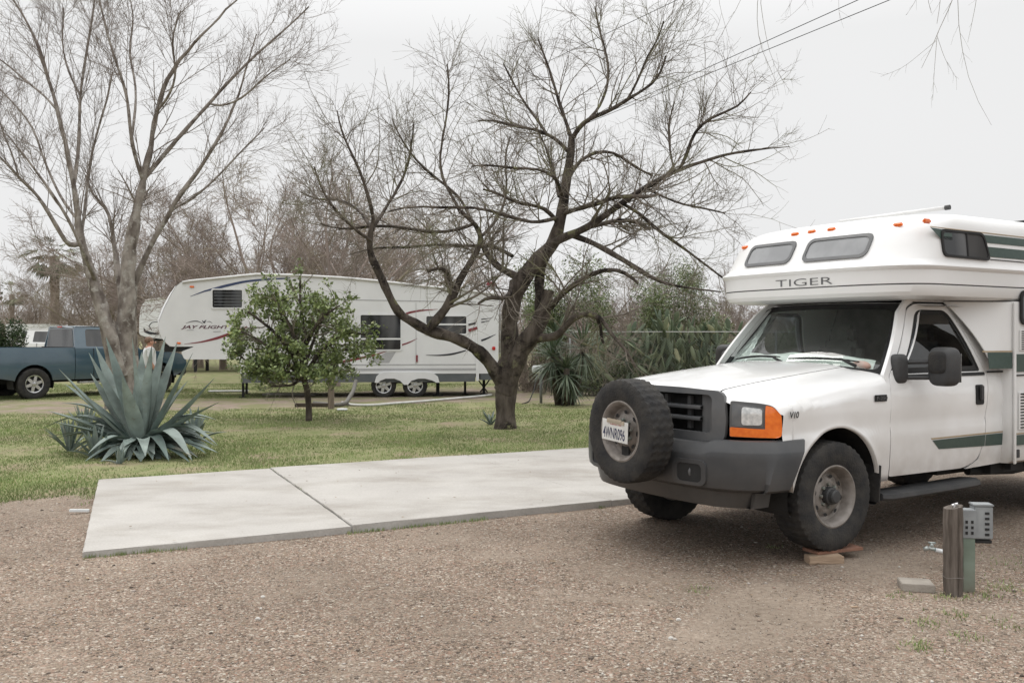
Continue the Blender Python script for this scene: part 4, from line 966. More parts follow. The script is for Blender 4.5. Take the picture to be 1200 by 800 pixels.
PVC = mat('white_pvc', (.70, .72, .72), (.6, .62, .62), 8, .4); BLU = mat('blue_grey_tap_metal', (.25, .33, .33), (.4, .42, .4), 20, .4, metal=.5)
MB().tube([(.12, .06, -.02), (.10, .05, .06), (.07, .03, .11), (-.03, -.01, .13)], .015, 10).build('pipe', PVC, e, smooth=True)
MB().tube([(-.03, -.01, .13), (-.075, -.02, .142)], .014, 10).tube([(-.075, -.02, .142), (-.105, -.025, .125)], .016, 10).ball((-.055, -.015, .158), (.014, .014, .02)).tube([(-.078, -.02, .178), (-.03, -.01, .178)], .007, 6).build('valve', BLU, e, smooth=True)
g = G(1074, 690); e = empty('concrete_paver', (g[0], g[1], 0), R(-14), 'single pale square concrete paver lying on the gravel beside the post', 'paver')
MB().box((0, .02, .022), (.20, .20, .05), rx=R(-2), bev=.004).build('paver_block', PAVE, e, auto=30)
# small litter on the gravel
for (px, py, nm, lab, cat, d, m_, rz) in ((93, 602, 'wood_stick', 'short whitish stick beside the left edge of the concrete pad', 'stick', (.17, .03, .025), PVC, .25), (1001, 717, 'wood_chip', 'small yellowish wood chip on bare gravel in front of the paver', 'wood chip', (.05, .02, .008), PALEW, .2)):
    g = G(px, py); m = MB(); m.box((0, 0, 0), d, bev=.003); o_ = m.build(nm, m_, None, auto=30); o_.location = (g[0], g[1], .012 + .02); o_.rotation_euler = (0, .05, rz); tag(o_, lab, cat)
WST = mat('whitish_stone', (.6, .58, .54), (.45, .43, .40), 20, .9)
for (px, py, lab) in ((308, 703, 'white stone lying alone in the middle of the left gravel'), (795, 730, 'pale stone on the gravel near the bottom, left of the bare patch'), (302, 729, 'smaller white stone just below the white stone on the left gravel'), (786, 752, 'pale stone nearest the bottom edge left of the bare patch')):
    g = G(px, py); m = MB(); m.ball((0, 0, 0), (.016, .012, .009), 7, 5); r_ = random.Random(px); m.v = [(x * r_.uniform(.8, 1.2), y * r_.uniform(.8, 1.2), z) for x, y, z in m.v]; o_ = m.build('stone', WST); o_.location = (g[0], g[1], .022); tag(o_, lab, 'stone', 'white stones on the gravel')

# ------------------------------------------------------------------ agaves
def agave(name, label, base, specs, group=None):
    """specs: (tip xyz relative to base, width, curl) ; each leaf a thick gutter-shaped blade"""
    V = []; F = []
    for (tip, wd, curl, z0) in specs:
        tip = Vector(tip); b0 = Vector((tip.x * .04, tip.y * .04, z0)); d = tip - b0; L = d.length
        side = d.cross(Vector((0, 0, 1)))
        if side.length < .05 * L: side = Vector((1, .3, 0))
        side.normalize(); up = side.cross(d).normalized(); nseg = 14; base_i = len(V)
        for i in range(nseg + 1):
            t_ = i / nseg; c = b0 + d * t_ + Vector((0, 0, 1)) * curl * L * math.sin(PI * t_) * .5
            wv = wd * (.55 + .75 * math.sin(min(1, t_ * 1.9) * PI * .5)) * (1 - max(0, (t_ - .38) / .62) ** 1.7) * .62 + .0008
            if t_ < .2: wv *= .75 + 1.25 * t_
            gut = .35 * (1 - t_ * .3); th = .022 * (1 - t_) + .002
            ring_ = [c + side * wv * .5 + up * wv * gut * .5, c + side * wv * .27 + up * wv * gut * .12, c - up * wv * .02, c - side * wv * .27 + up * wv * gut * .12, c - side * wv * .5 + up * wv * gut * .5, c - side * wv * .27 - up * (th - wv * gut * .10), c - up * (th + wv * .02), c + side * wv * .27 - up * (th - wv * gut * .10)]
            V += [tuple(p) for p in ring_]
        for i in range(nseg):
            for j in range(8): j2 = (j + 1) % 8; F.append((base_i + i * 8 + j, base_i + i * 8 + j2, base_i + (i + 1) * 8 + j2, base_i + (i + 1) * 8 + j))
        F.append(tuple(base_i + j for j in range(8)))
    m = MB(); m.add(V, F); o = m.build(name, AGV, None, auto=38); o.location = base; tag(o, label, 'agave', group); return o
t_ = AGV.node_tree; b_ = t_.nodes['Principled BSDF']; src_ = b_.inputs['Base Color'].links[0].from_socket
n_a = t_.nodes.new('ShaderNodeTexNoise'); n_a.inputs['Scale'].default_value = 16; n_a.inputs['Detail'].default_value = 8; n_a.inputs['Roughness'].default_value = .7
tc_ = t_.nodes.new('ShaderNodeTexCoord'); t_.links.new(tc_.outputs['Object'], n_a.inputs['Vector']); mr_ = t_.nodes.new('ShaderNodeMapRange'); mr_.inputs[1].default_value = .56; mr_.inputs[2].default_value = .72; mr_.inputs[4].default_value = .7; t_.links.new(n_a.outputs[0], mr_.inputs[0])
mxa = t_.nodes.new('ShaderNodeMixRGB'); mxa.inputs[2].default_value = (.13, .11, .075, 1); t_.links.new(mr_.outputs[0], mxa.inputs[0]); t_.links.new(src_, mxa.inputs[1]); t_.links.new(mxa.outputs[0], b_.inputs['Base Color'])
AB = G(160, 536); AB[1] += .15
def rel(px, py, dy, B): q = AT(px, py, B[1] + dy); return tuple(q - B)
tips = [(69, 432, -.25, .19), (75, 449, .25, .16), (104, 413, .1, .20), (106, 437, .35, .17), (124, 394, .15, .22), (155, 395, -.05, .26), (178, 404, -.1, .17), (194, 394, .3, .22), (226, 413, .15, .21), (220, 446, .4, .15), (252, 442, -.1, .17), (257, 471, -.35, .13), (143, 440, -.45, .20), (166, 412, .4, .2), (208, 400, .5, .2), (56, 481, -.15, .17), (62, 494, -.45, .15), (112, 405, .5, .2)]
sp = [(rel(x, y, dy, AB), wd * 1.6, -.06 if y < 445 else .06, .10) for x, y, dy, wd in tips]
low = [(258, 505, .2, .17), (262, 514, -.2, .15), (247, 531, -.5, .18), (197, 544, -.75, .15), (165, 542, -.85, .16), (148, 545, -.8, .13), (108, 545, -.7, .15), (93, 543, -.6, .12), (70, 500, .3, .14), (228, 540, -.6, .14), (182, 540, -.75, .14), (130, 548, -.8, .12), (84, 530, -.3, .15), (240, 498, .5, .14), (60, 512, -.1, .14), (215, 545, -.72, .14), (252, 522, -.35, .15), (120, 537, -.6, .16), (140, 520, -.6, .15)]
rl_ = random.Random(12); sp += [(tuple(np.array(rel(x, y, dy + rl_.uniform(-.15, .15), AB)) * rl_.uniform(.72, 1.05)), wd * rl_.uniform(1.4, 2.0), rl_.uniform(.15, .5), rl_.uniform(.08, .2)) for x, y, dy, wd in low]
low2 = [(x + rl_.uniform(-14, 14), y + rl_.uniform(-16, 6), dy + rl_.uniform(-.3, .4), wd) for x, y, dy, wd in low + low[:12]] + [(52, 500, .1, .14), (58, 478, .2, .14), (66, 468, .0, .15), (70, 520, -.3, .15), (255, 492, .1, .14), (262, 482, -.1, .14), (80, 540, -.5, .13), (235, 536, -.5, .14)]
sp += [(tuple(np.array(rel(x, y, dy, AB)) * rl_.uniform(.75, 1.0)), wd * rl_.uniform(1.1, 1.6), rl_.uniform(.12, .45), rl_.uniform(.06, .22)) for x, y, dy, wd in low2]
agave('agave', 'largest blue grey agave with long upright sword leaves and drooping lower ones', tuple(AB), sp)
def pup(px, py, dy, h, n, seed, label, wd=.07, spread=.45):
    B = G(px, py); B[1] += dy; r_ = random.Random(seed); s_ = []
    for k in range(n):
        a = 2 * PI * k / n + r_.uniform(-.2, .2); el = r_.uniform(.25, 1.45) if k % 3 else 1.3; L = h * r_.uniform(.75, 1.1)
        s_.append(((L * math.cos(el) * math.cos(a), L * math.cos(el) * math.sin(a), L * math.sin(el)), wd * r_.uniform(.8, 1.2), .15 * (1.4 - el), .03))
    agave('agave', label, tuple(B), s_, 'small agaves around the large one')
pup(97, 512, .1, .55, 22, 1, 'small agave with tight upright leaves behind the left side of the large one', .09)
pup(82, 530, .0, .50, 24, 2, 'small agave with low narrow leaves at the far left of the clump', .07)
pup(112, 538, .0, .46, 18, 3, 'small agave at the front left foot of the large one', .09)
pup(226, 520, .1, .55, 16, 4, 'small agave standing at the right side of the large one', .09)
pup(146, 543, -.15, .24, 12, 5, 'tiny agave directly in front of the large one', .06)
B_ = G(575, 498)
r_ = random.Random(9); s_ = [((.20 * math.cos(k) * r_.uniform(.5, 1.2), .16 * math.sin(k), r_.uniform(.1, .3)), .06, .1, .02) for k in range(11)]
agave('agave', 'little agave at the left foot of the dark mesquite trunk', tuple(B_), s_)

# ------------------------------------------------------------------ central mesquite
TD = 16.0
def limb(pts, n=14, Y0=TD, sc=1.0):
    """(x, y, depth offset, diameter px)"""
    P = [AT(x, y, Y0 + d) for x, y, d, w_ in pts]; Rr = [w_ * .5 * (Y0 + d) / FPX * sc for x, y, d, w_ in pts]
    return resample(P, Rr, n)
trunk = [limb([(592, 512, 0, 29), (592, 498, 0, 24.5), (592.5, 470, 0, 23), (593, 440, 0, 27), (597, 418, 0, 22), (598, 395, 0, 20), (597, 375, 0, 19), (600, 352, 0, 20), (610, 330, 0, 20), (622, 314, 0, 19), (636, 298, 0, 17), (648, 288, 0, 16), (655, 268, 0, 14), (660, 240, 0, 12), (663, 215, 0, 11), (668, 190, 0, 10), (670, 160, 0, 8)], 40),
         limb([(592, 458, 0, 26), (602, 430, -.1, 22), (613, 404, -.15, 22), (627, 388, -.2, 21), (636, 370, -.2, 18), (641, 352, -.2, 14), (643, 340, -.2, 12)], 16),
         limb([(632, 385, -.1, 14), (633, 362, 0, 13), (631, 335, .1, 12), (634, 312, .1, 12), (640, 298, 0, 12)], 12),
         limb([(592, 455, 0, 22), (581, 434, -.1, 18), (572, 422, -.15, 17), (561, 411, -.2, 16), (540, 398, -.4, 14), (518, 391, -.5, 15), (505, 389, -.55, 15), (497, 386, -.6, 13), (485, 377, -.65, 12), (470, 371, -.7, 11), (462, 358, -.75, 10), (453, 340, -.8, 10), (447, 325, -.8, 10), (438, 308, -.85, 9), (432, 293, -.9, 8), (433, 275, -1, 7), (438, 258, -1, 6)], 36),
         limb([(500, 388, -.6, 13), (510, 376, -.6, 12), (521, 364, -.6, 12), (531, 346, -.55, 11), (540, 326, -.5, 9), (548, 312, -.5, 8), (556, 300, -.5, 8), (564, 284, -.5, 7), (563, 270, -.5, 6), (552, 258, -.6, 6), (540, 248, -.7, 5)], 22),
         limb([(531, 346, -.5, 8), (529, 334, -.6, 7), (525, 320, -.7, 6), (521, 314, -.8, 6), (510, 314, -.9, 5), (501, 318, -.95, 5)], 10),
         limb([(611, 327, 0, 12), (598, 320, .1, 11), (585, 314, .2, 10), (574, 303, .3, 9), (566, 290, .4, 8), (563, 275, .4, 7), (556, 262, .5, 6)], 14),
         limb([(641, 352, -.1, 8), (643, 366, -.3, 9), (650, 353, -.5, 9), (661, 343, -.7, 8), (673, 333, -.9, 8), (688, 324, -1.1, 7), (700, 318, -1.2, 7), (714, 315, -1.3, 6), (727, 316, -1.4, 6), (738, 322, -1.4, 5), (748, 332, -1.4, 4)], 18),
         limb([(629, 395, -.2, 16), (640, 396, -.3, 13), (652, 395, -.4, 11), (659, 388, -.5, 10), (666, 377, -.6, 9), (675, 371, -.7, 9), (686, 367, -.8, 8), (697, 368, -.9, 8), (706, 375, -1.0, 7), (713, 386, -1.1, 6), (722, 398, -1.2, 5), (735, 412, -1.3, 4), (745, 430, -1.3, 4)], 22),
         limb([(697, 368, -.9, 6), (704, 380, -.8, 6), (703, 390, -.8, 5), (707, 402, -.8, 4)], 6),
         limb([(640, 290, 0, 13), (652, 281, -.1, 13), (672, 274, -.2, 11), (688, 267, -.3, 11), (700, 259, -.4, 10), (716, 247, -.5, 10), (732, 236, -.6, 9), (752, 222, -.6, 8), (775, 209, -.6, 7), (797, 198, -.5, 6), (822, 190, -.5, 5), (850, 181, -.4, 4), (875, 177, -.4, 4), (900, 174, -.3, 2.2), (925, 172, -.3, 1)], 30),
         limb([(797, 198, -.5, 5), (806, 178, -.6, 5), (812, 157, -.7, 5), (825, 141, -.8, 4), (845, 133, -.8, 4), (865, 126, -.8, 3), (880, 108, -.8, 2)], 12),
         limb([(672, 276, -.1, 9), (686, 281, -.3, 8), (700, 287, -.5, 8), (714, 295, -.7, 8), (728, 303, -.8, 8), (742, 312, -.9, 7), (755, 320, -1, 7), (768, 328, -1.1, 6), (785, 334, -1.2, 4), (812, 338, -1.3, 3), (845, 342, -1.4, 2)], 18),
         limb([(660, 250, 0, 7), (680, 244, -.5, 7), (700, 238, -.8, 7), (716, 233, -1, 6), (730, 228, -1.1, 6), (748, 231, -1.2, 6), (765, 232, -1.3, 5), (768, 229, -1.3, 4)], 14),
         limb([(690, 266, -.2, 7), (712, 261, .2, 7), (728, 257, .4, 6), (744, 259, .5, 6), (756, 264, .6, 6), (762, 269, .6, 5)], 10),
         limb([(732, 240, -.6, 5), (750, 250, -.4, 5), (766, 266, -.3, 5), (785, 280, -.2, 5), (802, 291, -.1, 4), (820, 305, 0, 3), (850, 328, .1, 3)], 14),
         limb([(664, 215, 0, 6), (672, 197, .3, 6), (684, 184, .5, 5), (700, 177, .6, 5), (718, 177, .7, 4), (732, 186, .8, 4), (745, 197, .9, 4), (765, 206, 1.0, 3)], 14),
         limb([(670, 165, 0, 7), (678, 148, -.2, 7), (692, 138, -.3, 7), (708, 133, -.4, 6), (722, 125, -.5, 6), (735, 117, -.6, 5), (752, 107, -.6, 4), (768, 96, -.6, 4), (777, 80, -.6, 3), (780, 66, -.6, 3)], 18),
         limb([(668, 180, 0, 6), (655, 165, -.2, 5), (640, 156, -.3, 5), (620, 150, -.4, 4), (600, 148, -.5, 4), (580, 140, -.6, 3), (560, 142, -.6, 2)], 14),
         limb([(670, 165, 0, 6), (664, 145, .1, 5), (655, 120, .2, 5), (648, 95, .3, 4), (640, 70, .3, 3), (630, 45, .3, 2)], 14),
         limb([(640, 156, -.2, 4), (628, 138, .1, 4), (612, 118, .2, 3), (602, 98, .3, 3), (590, 75, .4, 2)], 10),
         limb([(692, 138, -.3, 5), (704, 124, -.1, 4), (711, 105, 0, 4), (714, 85, .1, 4), (710, 60, .1, 3), (702, 35, .1, 3), (697, 8, .1, 2)], 14),
         limb([(735, 117, -.6, 4), (748, 95, -.8, 3), (756, 70, -.9, 3), (772, 45, -1, 2), (778, 25, -1, 2)], 10),
         limb([(655, 262, 0, 7), (640, 244, -.3, 6), (622, 240, -.5, 5), (605, 238, -.7, 5), (590, 230, -.8, 4), (575, 222, -.9, 4), (566, 222, -.9, 3)], 12),
         limb([(655, 230, 0, 6), (652, 210, .5, 5), (645, 190, .7, 4), (640, 172, .9, 3), (628, 150, 1, 3)], 10),
         limb([(556, 262, .3, 5), (530, 272, .2, 5), (500, 272, .1, 5), (475, 267, 0, 5), (450, 264, -.1, 4), (425, 266, -.2, 4), (400, 270, -.3, 3), (375, 262, -.4, 2)], 16),
         limb([(540, 250, -.7, 5), (532, 233, -.7, 4), (520, 216, -.7, 4), (515, 195, -.7, 4), (517, 170, -.7, 3), (523, 140, -.7, 3), (527, 105, -.7, 3), (524, 75, -.7, 2)], 16),
         limb([(552, 258, -.6, 5), (545, 240, -.2, 4), (530, 222, 0, 4), (505, 205, .1, 4), (480, 180, .2, 3), (465, 155, .2, 2), (460, 140, .2, 2)], 14),
         limb([(438, 262, -1, 6), (436, 245, -1.1, 6), (430, 225, -1.2, 5), (424, 205, -1.3, 4), (412, 180, -1.3, 4), (400, 155, -1.3, 3), (395, 130, -1.3, 2)], 14),
         limb([(437, 268, -1, 6), (448, 250, -.7, 5), (462, 228, -.5, 4), (475, 205, -.4, 4), (482, 175, -.3, 3), (485, 145, -.3, 2)], 14),
         limb([(434, 282, -1, 5), (415, 268, -1.4, 4), (395, 250, -1.7, 4), (378, 225, -1.9, 3), (368, 195, -2, 2)], 12),
         limb([(563, 278, .4, 5), (580, 262, .8, 4), (592, 240, 1, 4), (595, 215, 1.2, 3), (590, 185, 1.3, 3), (598, 160, 1.3, 2)], 12),
         limb([(760, 222, -.6, 4), (780, 232, -1, 3), (800, 240, -1.2, 3), (825, 244, -1.4, 3), (850, 250, -1.5, 2)], 10),
         limb([(790, 200, -.5, 3), (785, 175, -.3, 3), (782, 150, -.2, 3), (790, 120, 0, 2)], 8),
         limb([(600, 330, 0, 8), (598, 345, -.4, 7), (588, 352, -.7, 6), (578, 347, -.9, 6), (568, 348, -1, 5), (560, 356, -1, 4)], 10)]
def same(ls, n=14): 
    A = [resample(p, r_, n) for p, r_ in ls]; return np.stack([a[0] for a in A]), np.stack([a[1] for a in A])
trunk = [(p, r_ * (1 if i < 2 else .9 if i < 5 else .80)) for i, (p, r_) in enumerate(trunk)]
trunk += [(p, r_ * .8) for p, r_ in [limb([(600, 300, 0, 6), (575, 285, .6, 5), (545, 290, 1.0, 5), (510, 285, 1.2, 4), (470, 292, 1.3, 4), (440, 288, 1.4, 3), (410, 298, 1.4, 2)], 14), limb([(655, 255, 0, 6), (625, 262, -1, 5), (590, 252, -1.4, 5), (555, 240, -1.6, 4), (520, 246, -1.7, 4), (485, 238, -1.7, 3), (455, 248, -1.7, 2)], 14),
    limb([(437, 270, -1, 5), (420, 245, -.4, 4), (396, 232, 0, 4), (372, 236, .2, 3), (352, 225, .3, 2)], 12), limb([(660, 230, 0, 6), (650, 205, -1, 5), (625, 195, -1.4, 4), (600, 200, -1.6, 4), (575, 190, -1.7, 3), (552, 195, -1.7, 2)], 12)]]
rg = np.random.default_rng(11)
tp = []
for i, (p, r_) in enumerate(trunk):
    v_, f_ = tubes(p[None], r_[None] * (1 + .08 * np.sin(np.arange(len(r_)) * 1.7 + i))[None], 20 if i < 5 else 12); tp.append((bark_disp(v_, .012 if i < 4 else .006, 14, i), f_))
# flare of roots
P, Rr = same(trunk[4:], 16)
wgt = 1.0
q1, r1 = children(P, Rr, 11, (.5, 1.6), (30, 75), .06, .095, 9, .38, rg, tmin=.18, minr=.0045, tip=.4)
q2, r2 = children(q1, r1, 7, (.25, .85), (25, 65), .04, .11, 6, .6, rg, tmin=.15, minr=.0032)
q3, r3 = children(q2, r2, 4, (.12, .42), (25, 70), .03, .14, 4, .7, rg, tmin=.2, minr=.0022)
up_ = P[:, -1, 2] > 3.0
PT, RT = same([l for l in trunk[10:] if l[0][-1, 2] > 3.0], 16)
q4, r4 = children(PT, RT, 12, (.5, 1.75), (14, 58), .07, .10, 10, .42, rg, tmin=.3, minr=.0042, tip=.35, Lfall=.15)
q5, r5 = children(q4, r4, 7, (.25, .7), (25, 55), .06, .10, 5, .6, rg, tmin=.15, minr=.0028)
make_tree('mesquite_tree', 'large bare dark trunked mesquite spreading over the middle of the lawn', 'tree', tuple(G(592, 503)), tp,
          [tubes(q1, r1, 5), tubes(q2, r2, 4), tubes(q3, r3, 3), tubes(q4, r4, 5), tubes(q5, r5, 3)], BARK, TWIG)
# ------------------------------------------------------------------ pale multi-stem ash on the left
AY = 18.2
A_ = lambda pts, n=16: limb(pts, n, AY)
ash = [A_([(143, 478, 0, 42), (142, 455, 0, 36), (143, 430, 0, 33), (146, 405, 0, 28), (147, 385, 0, 25), (148, 362, 0, 24), (149, 335, 0, 22), (150, 310, 0, 22), (153, 288, 0, 21), (157, 262, 0, 18), (162, 240, 0, 15), (168, 212, 0, 13), (176, 172, 0, 10), (184, 131, 0, 9), (194, 96, 0, 8), (210, 70, -.1, 7), (228, 50, -.2, 5), (262, 15, -.3, 4), (285, -8, -.3, 3)], 40),
       A_([(138, 440, -.2, 24), (132, 408, -.3, 20), (126, 380, -.3, 19), (118, 355, -.3, 18), (109, 330, -.3, 17), (101, 300, -.3, 13), (95, 280, -.3, 11), (91, 258, -.3, 10), (86, 220, -.3, 9), (80, 185, -.3, 8), (74, 157, -.3, 8), (66, 128, -.3, 7), (59, 100, -.3, 7), (45, 50, -.3, 6), (30, 25, -.3, 5), (12, -6, -.3, 4)], 34),
       A_([(152, 440, .3, 26), (154, 400, .3, 15), (154, 365, .3, 12), (157, 335, .3, 10), (166, 305, .3, 9), (179, 284, .3, 8), (192, 262, .3, 9), (200, 244, .3, 8), (212, 226, .3, 8), (224, 212, .3, 8), (240, 190, .3, 7), (255, 165, .3, 6), (268, 140, .4, 5), (280, 110, .5, 4), (290, 75, .5, 3), (300, 40, .5, 2)], 30),
       A_([(147, 370, .1, 14), (142, 345, .3, 11), (137, 310, .5, 9), (133, 280, .6, 7), (128, 250, .7, 6), (122, 235, .8, 6), (113, 238, .8, 5), (105, 225, .8, 4), (100, 205, .8, 3)], 16),
       A_([(95, 285, -.3, 9), (80, 290, -.6, 8), (72, 275, -.7, 7), (60, 255, -.8, 7), (50, 238, -.9, 6), (38, 222, -1, 5), (22, 208, -1.1, 5), (8, 192, -1.2, 4), (-15, 170, -1.3, 4)], 18),
       A_([(86, 220, -.3, 7), (91, 190, -.1, 7), (93, 150, 0, 6), (94, 112, 0, 5), (99, 75, .1, 5), (106, 35, .1, 4), (112, -8, .1, 3)], 18),
       A_([(168, 212, 0, 8), (160, 190, -.2, 7), (154, 165, -.3, 7), (151, 135, -.4, 6), (149, 112, -.4, 6), (140, 85, -.5, 5), (130, 55, -.6, 5), (122, 25, -.6, 4), (114, -8, -.7, 3)], 20),
       A_([(168, 210, 0, 9), (180, 196, .2, 9), (195, 178, .3, 8), (210, 161, .4, 8), (228, 140, .5, 7), (247, 120, .6, 6), (262, 102, .7, 6), (278, 86, .8, 5), (300, 64, .9, 5), (322, 45, 1, 4), (345, 25, 1.1, 3), (362, 8, 1.1, 3)], 24),
       A_([(112, 330, -.3, 7), (100, 300, -.9, 6), (80, 255, -1.2, 5), (60, 225, -1.4, 5), (35, 190, -1.5, 4), (10, 160, -1.6, 3)], 14),
       A_([(154, 165, -.3, 5), (158, 135, .1, 5), (160, 100, .4, 4), (150, 60, .6, 4), (158, 20, .8, 3), (150, -10, .9, 2)], 14),
       A_([(184, 131, 0, 5), (200, 110, -.4, 5), (208, 85, -.6, 4), (200, 50, -.8, 4), (210, 15, -.9, 3)], 12),
       A_([(247, 122, .6, 4), (262, 125, .2, 4), (285, 115, 0, 4), (310, 90, -.2, 3), (340, 70, -.3, 2)], 12),
       A_([(66, 128, -.3, 5), (50, 110, .2, 4), (30, 95, .4, 4), (8, 75, .5, 3), (-15, 60, .6, 2)], 12),
       A_([(94, 112, 0, 4), (80, 85, .3, 4), (72, 50, .5, 3), (75, 10, .6, 3)], 10),
       A_([(95, 280, -.3, 6), (100, 240, .2, 5), (104, 200, .4, 5), (112, 160, .5, 4), (125, 120, .6, 4), (132, 85, .7, 3)], 14),
       A_([(200, 244, .3, 5), (215, 240, .7, 5), (240, 222, 1, 4), (262, 200, 1.2, 4), (285, 175, 1.3, 3), (310, 150, 1.4, 2)], 14),
       A_([(91, 258, -.3, 5), (70, 230, .2, 5), (52, 190, .6, 4), (40, 150, .9, 4), (20, 125, 1.1, 3), (0, 105, 1.2, 2)], 14),
       A_([(22, 208, -1.1, 4), (15, 180, -1, 3), (5, 160, -.9, 3), (-8, 120, -.8, 2)], 8)]
ash = [(p, r_ * (np.interp(p[:, 2], [1, 3, 5], [.92, .74, .60]))) for i, (p, r_) in enumerate(ash)]
rg = np.random.default_rng(23); tp = []
for i, (p, r_) in enumerate(ash):
    v_, f_ = tubes(p[None], r_[None] * (1 + .07 * np.sin(np.arange(len(r_)) * 2.1 + i))[None], 18 if i < 3 else 10); tp.append((bark_disp(v_, .022 if i < 3 else .006, 9, i + 40), f_))
P, Rr = same(ash[:], 18)
q1, r1 = children(P, Rr, 17, (.7, 2.3), (20, 48), .06, .05, 9, .27, rg, tmin=.38, minr=.0042, tip=.4, Lfall=.3)
q2, r2 = children(q1, r1, 7, (.3, .95), (25, 50), .04, .07, 6, .6, rg, tmin=.12, minr=.0035)
q3, r3 = children(q2, r2, 5, (.12, .42), (25, 60), .03, .10, 4, .7, rg, tmin=.2, minr=.0022)
b_ = tuple(AT(143, 392 + FPX * CH / AY, AY))
make_tree('ash_tree', 'tall bare pale barked tree with several stems behind the large agave', 'tree', (b_[0], b_[1], 0), tp, [tubes(q1, r1, 5), tubes(q2, r2, 4), tubes(q3, r3, 3)], ASHB, ASHT)
# ------------------------------------------------------------------ small leafy citrus
CB = G(362, 494); CY = CB[1]
ct = [limb([(362, 497, 0, 8), (362, 475, 0, 7), (360, 455, 0, 7), (355, 440, 0, 7)], 8, CY)]
for pts in ([(355, 442, 0, 6), (345, 420, -.2, 5), (330, 395, -.4, 4), (305, 375, -.5, 3), (290, 365, -.5, 2)], [(355, 442, 0, 6), (358, 410, .1, 5), (355, 375, .2, 4), (350, 345, .2, 3), (352, 325, .2, 2)], [(357, 440, 0, 6), (372, 415, -.2, 5), (392, 395, -.3, 4), (412, 385, -.3, 3), (428, 392, -.3, 2)], [(356, 438, 0, 5), (362, 412, .4, 4), (375, 380, .6, 3), (385, 355, .7, 2)], [(354, 440, 0, 5), (340, 425, .4, 4), (315, 410, .5, 3), (295, 408, .6, 2)], [(356, 440, 0, 5), (350, 405, -.5, 4), (335, 370, -.7, 3), (318, 345, -.7, 2)], [(358, 432, 0, 5), (385, 420, .4, 4), (408, 405, .5, 3), (425, 410, .5, 2)], [(355, 445, 0, 4), (330, 418, -.3, 4), (300, 395, -.4, 3), (276, 385, -.4, 2)], [(355, 420, 0, 5), (340, 385, 0, 4), (322, 360, 0, 3), (305, 345, .1, 2)], [(356, 410, 0, 5), (370, 380, -.3, 4), (385, 365, -.4, 3), (398, 358, -.4, 2)], [(355, 445, 0, 4), (320, 440, .1, 3), (300, 432, .1, 2), (275, 412, 0, 2)], [(354, 440, 0, 4), (345, 452, -.3, 3), (318, 452, -.4, 2)], [(354, 442, 0, 4), (335, 435, -.3, 3), (310, 428, -.4, 2), (296, 430, -.4, 2)], [(356, 445, 0, 4), (375, 438, -.4, 3), (392, 428, -.5, 2)]):
    ct.append(limb(pts, 8, CY))
tp = [tubes(p[None], r_[None], 10) for p, r_ in ct]; rg = np.random.default_rng(31)
P, Rr = same(ct[1:], 10)
q1, r1 = children(P, Rr, 17, (.30, .85), (30, 80), .02, .12, 6, .5, rg, tmin=.2, minr=.004)
q2, r2 = children(q1, r1, 5, (.12, .34), (25, 70), .0, .15, 4, .6, rg, tmin=.2, minr=.003)
C_ = np.concatenate([q2.reshape(-1, 3), q2[:, 1:].reshape(-1, 3), q1[:, 2:].reshape(-1, 3)]); C_ = np.repeat(C_, 4, 0); C_ = C_ + rg.normal(0, .035, C_.shape)
# crown keeps clear gaps: drop clumps by noise
kp = vnoise(C_[:, 0] * 4, C_[:, 2] * 4 + C_[:, 1] * 2, 77, 1.2) > -.25; C_ = C_[kp & (C_[:, 2] > .68 + .25 * vnoise(C_[:, 0] * 3, C_[:, 1] * 3, 5))]
sel = rg.random(len(C_)) < min(1, 11500 / len(C_)); C_ = C_[sel]
make_tree('citrus_tree', 'small leafy green citrus tree standing on the lawn before the trailer', 'tree', tuple(CB), tp, [tubes(q1, r1, 4), tubes(q2, r2, 3)], BARK, TWIG, leafparts=[leaves(C_, .082, 5, .6)], leafmat_=CITRUS)

# ------------------------------------------------------------------ fifth wheel trailers
def swoosh(nm, pts, wds, T_, m_, par, off=.006):
    """pts in px, widths in px -> thin decal polygon"""
    c = [Vector(T_(x, y)) for x, y in pts]; k = len(c); up = []; dn = []; sc = 23.6 / FPX if T_ is not TP2 else 40 / FPX
    ss = np.linspace(0, k - 1, 6 * k); px_ = np.interp(ss, range(k), [p.x for p in c]); pz_ = np.interp(ss, range(k), [p.y for p in c]); ww = np.interp(ss, range(k), wds) * sc * .5
    for _ in range(8): pz_[1:-1] = (pz_[:-2] + pz_[2:] + 2 * pz_[1:-1]) / 4
    V = []
    for i in range(len(ss)):
        a = max(0, i - 1); b = min(len(ss) - 1, i + 1); d = Vector((px_[b] - px_[a], pz_[b] - pz_[a])).normalized(); n = Vector((-d.y, d.x)) * ww[i]
        V += [(px_[i] + n.x, -off, pz_[i] + n.y), (px_[i] - n.x, -off, pz_[i] - n.y)]
    m = MB(); m.add(V, [(2 * i, 2 * i + 1, 2 * i + 3, 2 * i + 2) for i in range(len(ss) - 1)]); return m.build(nm, m_, par, merge=False)
ta = R(6.7); TO1 = (-8.91, 23.2); TP = Plane(TO1, 6.7); TP2 = Plane((-15.8, 39.5), 5)
REDD = mat('dark_red_decal', (.22, .04, .05), None, 30, .4); NAVY = mat('navy_decal', (.04, .06, .14), None, 30, .4); BLK = mat('black_decal', (.02, .022, .03), None, 30, .4)
GREYD = mat('light_grey_decal', (.42, .42, .43), None, 30, .4); SKIRT = mat('dark_grey_skirt', (.09, .10, .105), (.12, .125, .13), 3, .6); ROOFW = mat('dusty_white_roof_skin', (.66, .66, .65), (.55, .54, .53), 2, .6)
TR = empty('travel_trailer', (*TO1, 0), ta, 'long white fifth wheel trailer with red and navy swooshes parked across the lawn', 'trailer')
tm = lambda s_, z, o: (s_, -o, z)
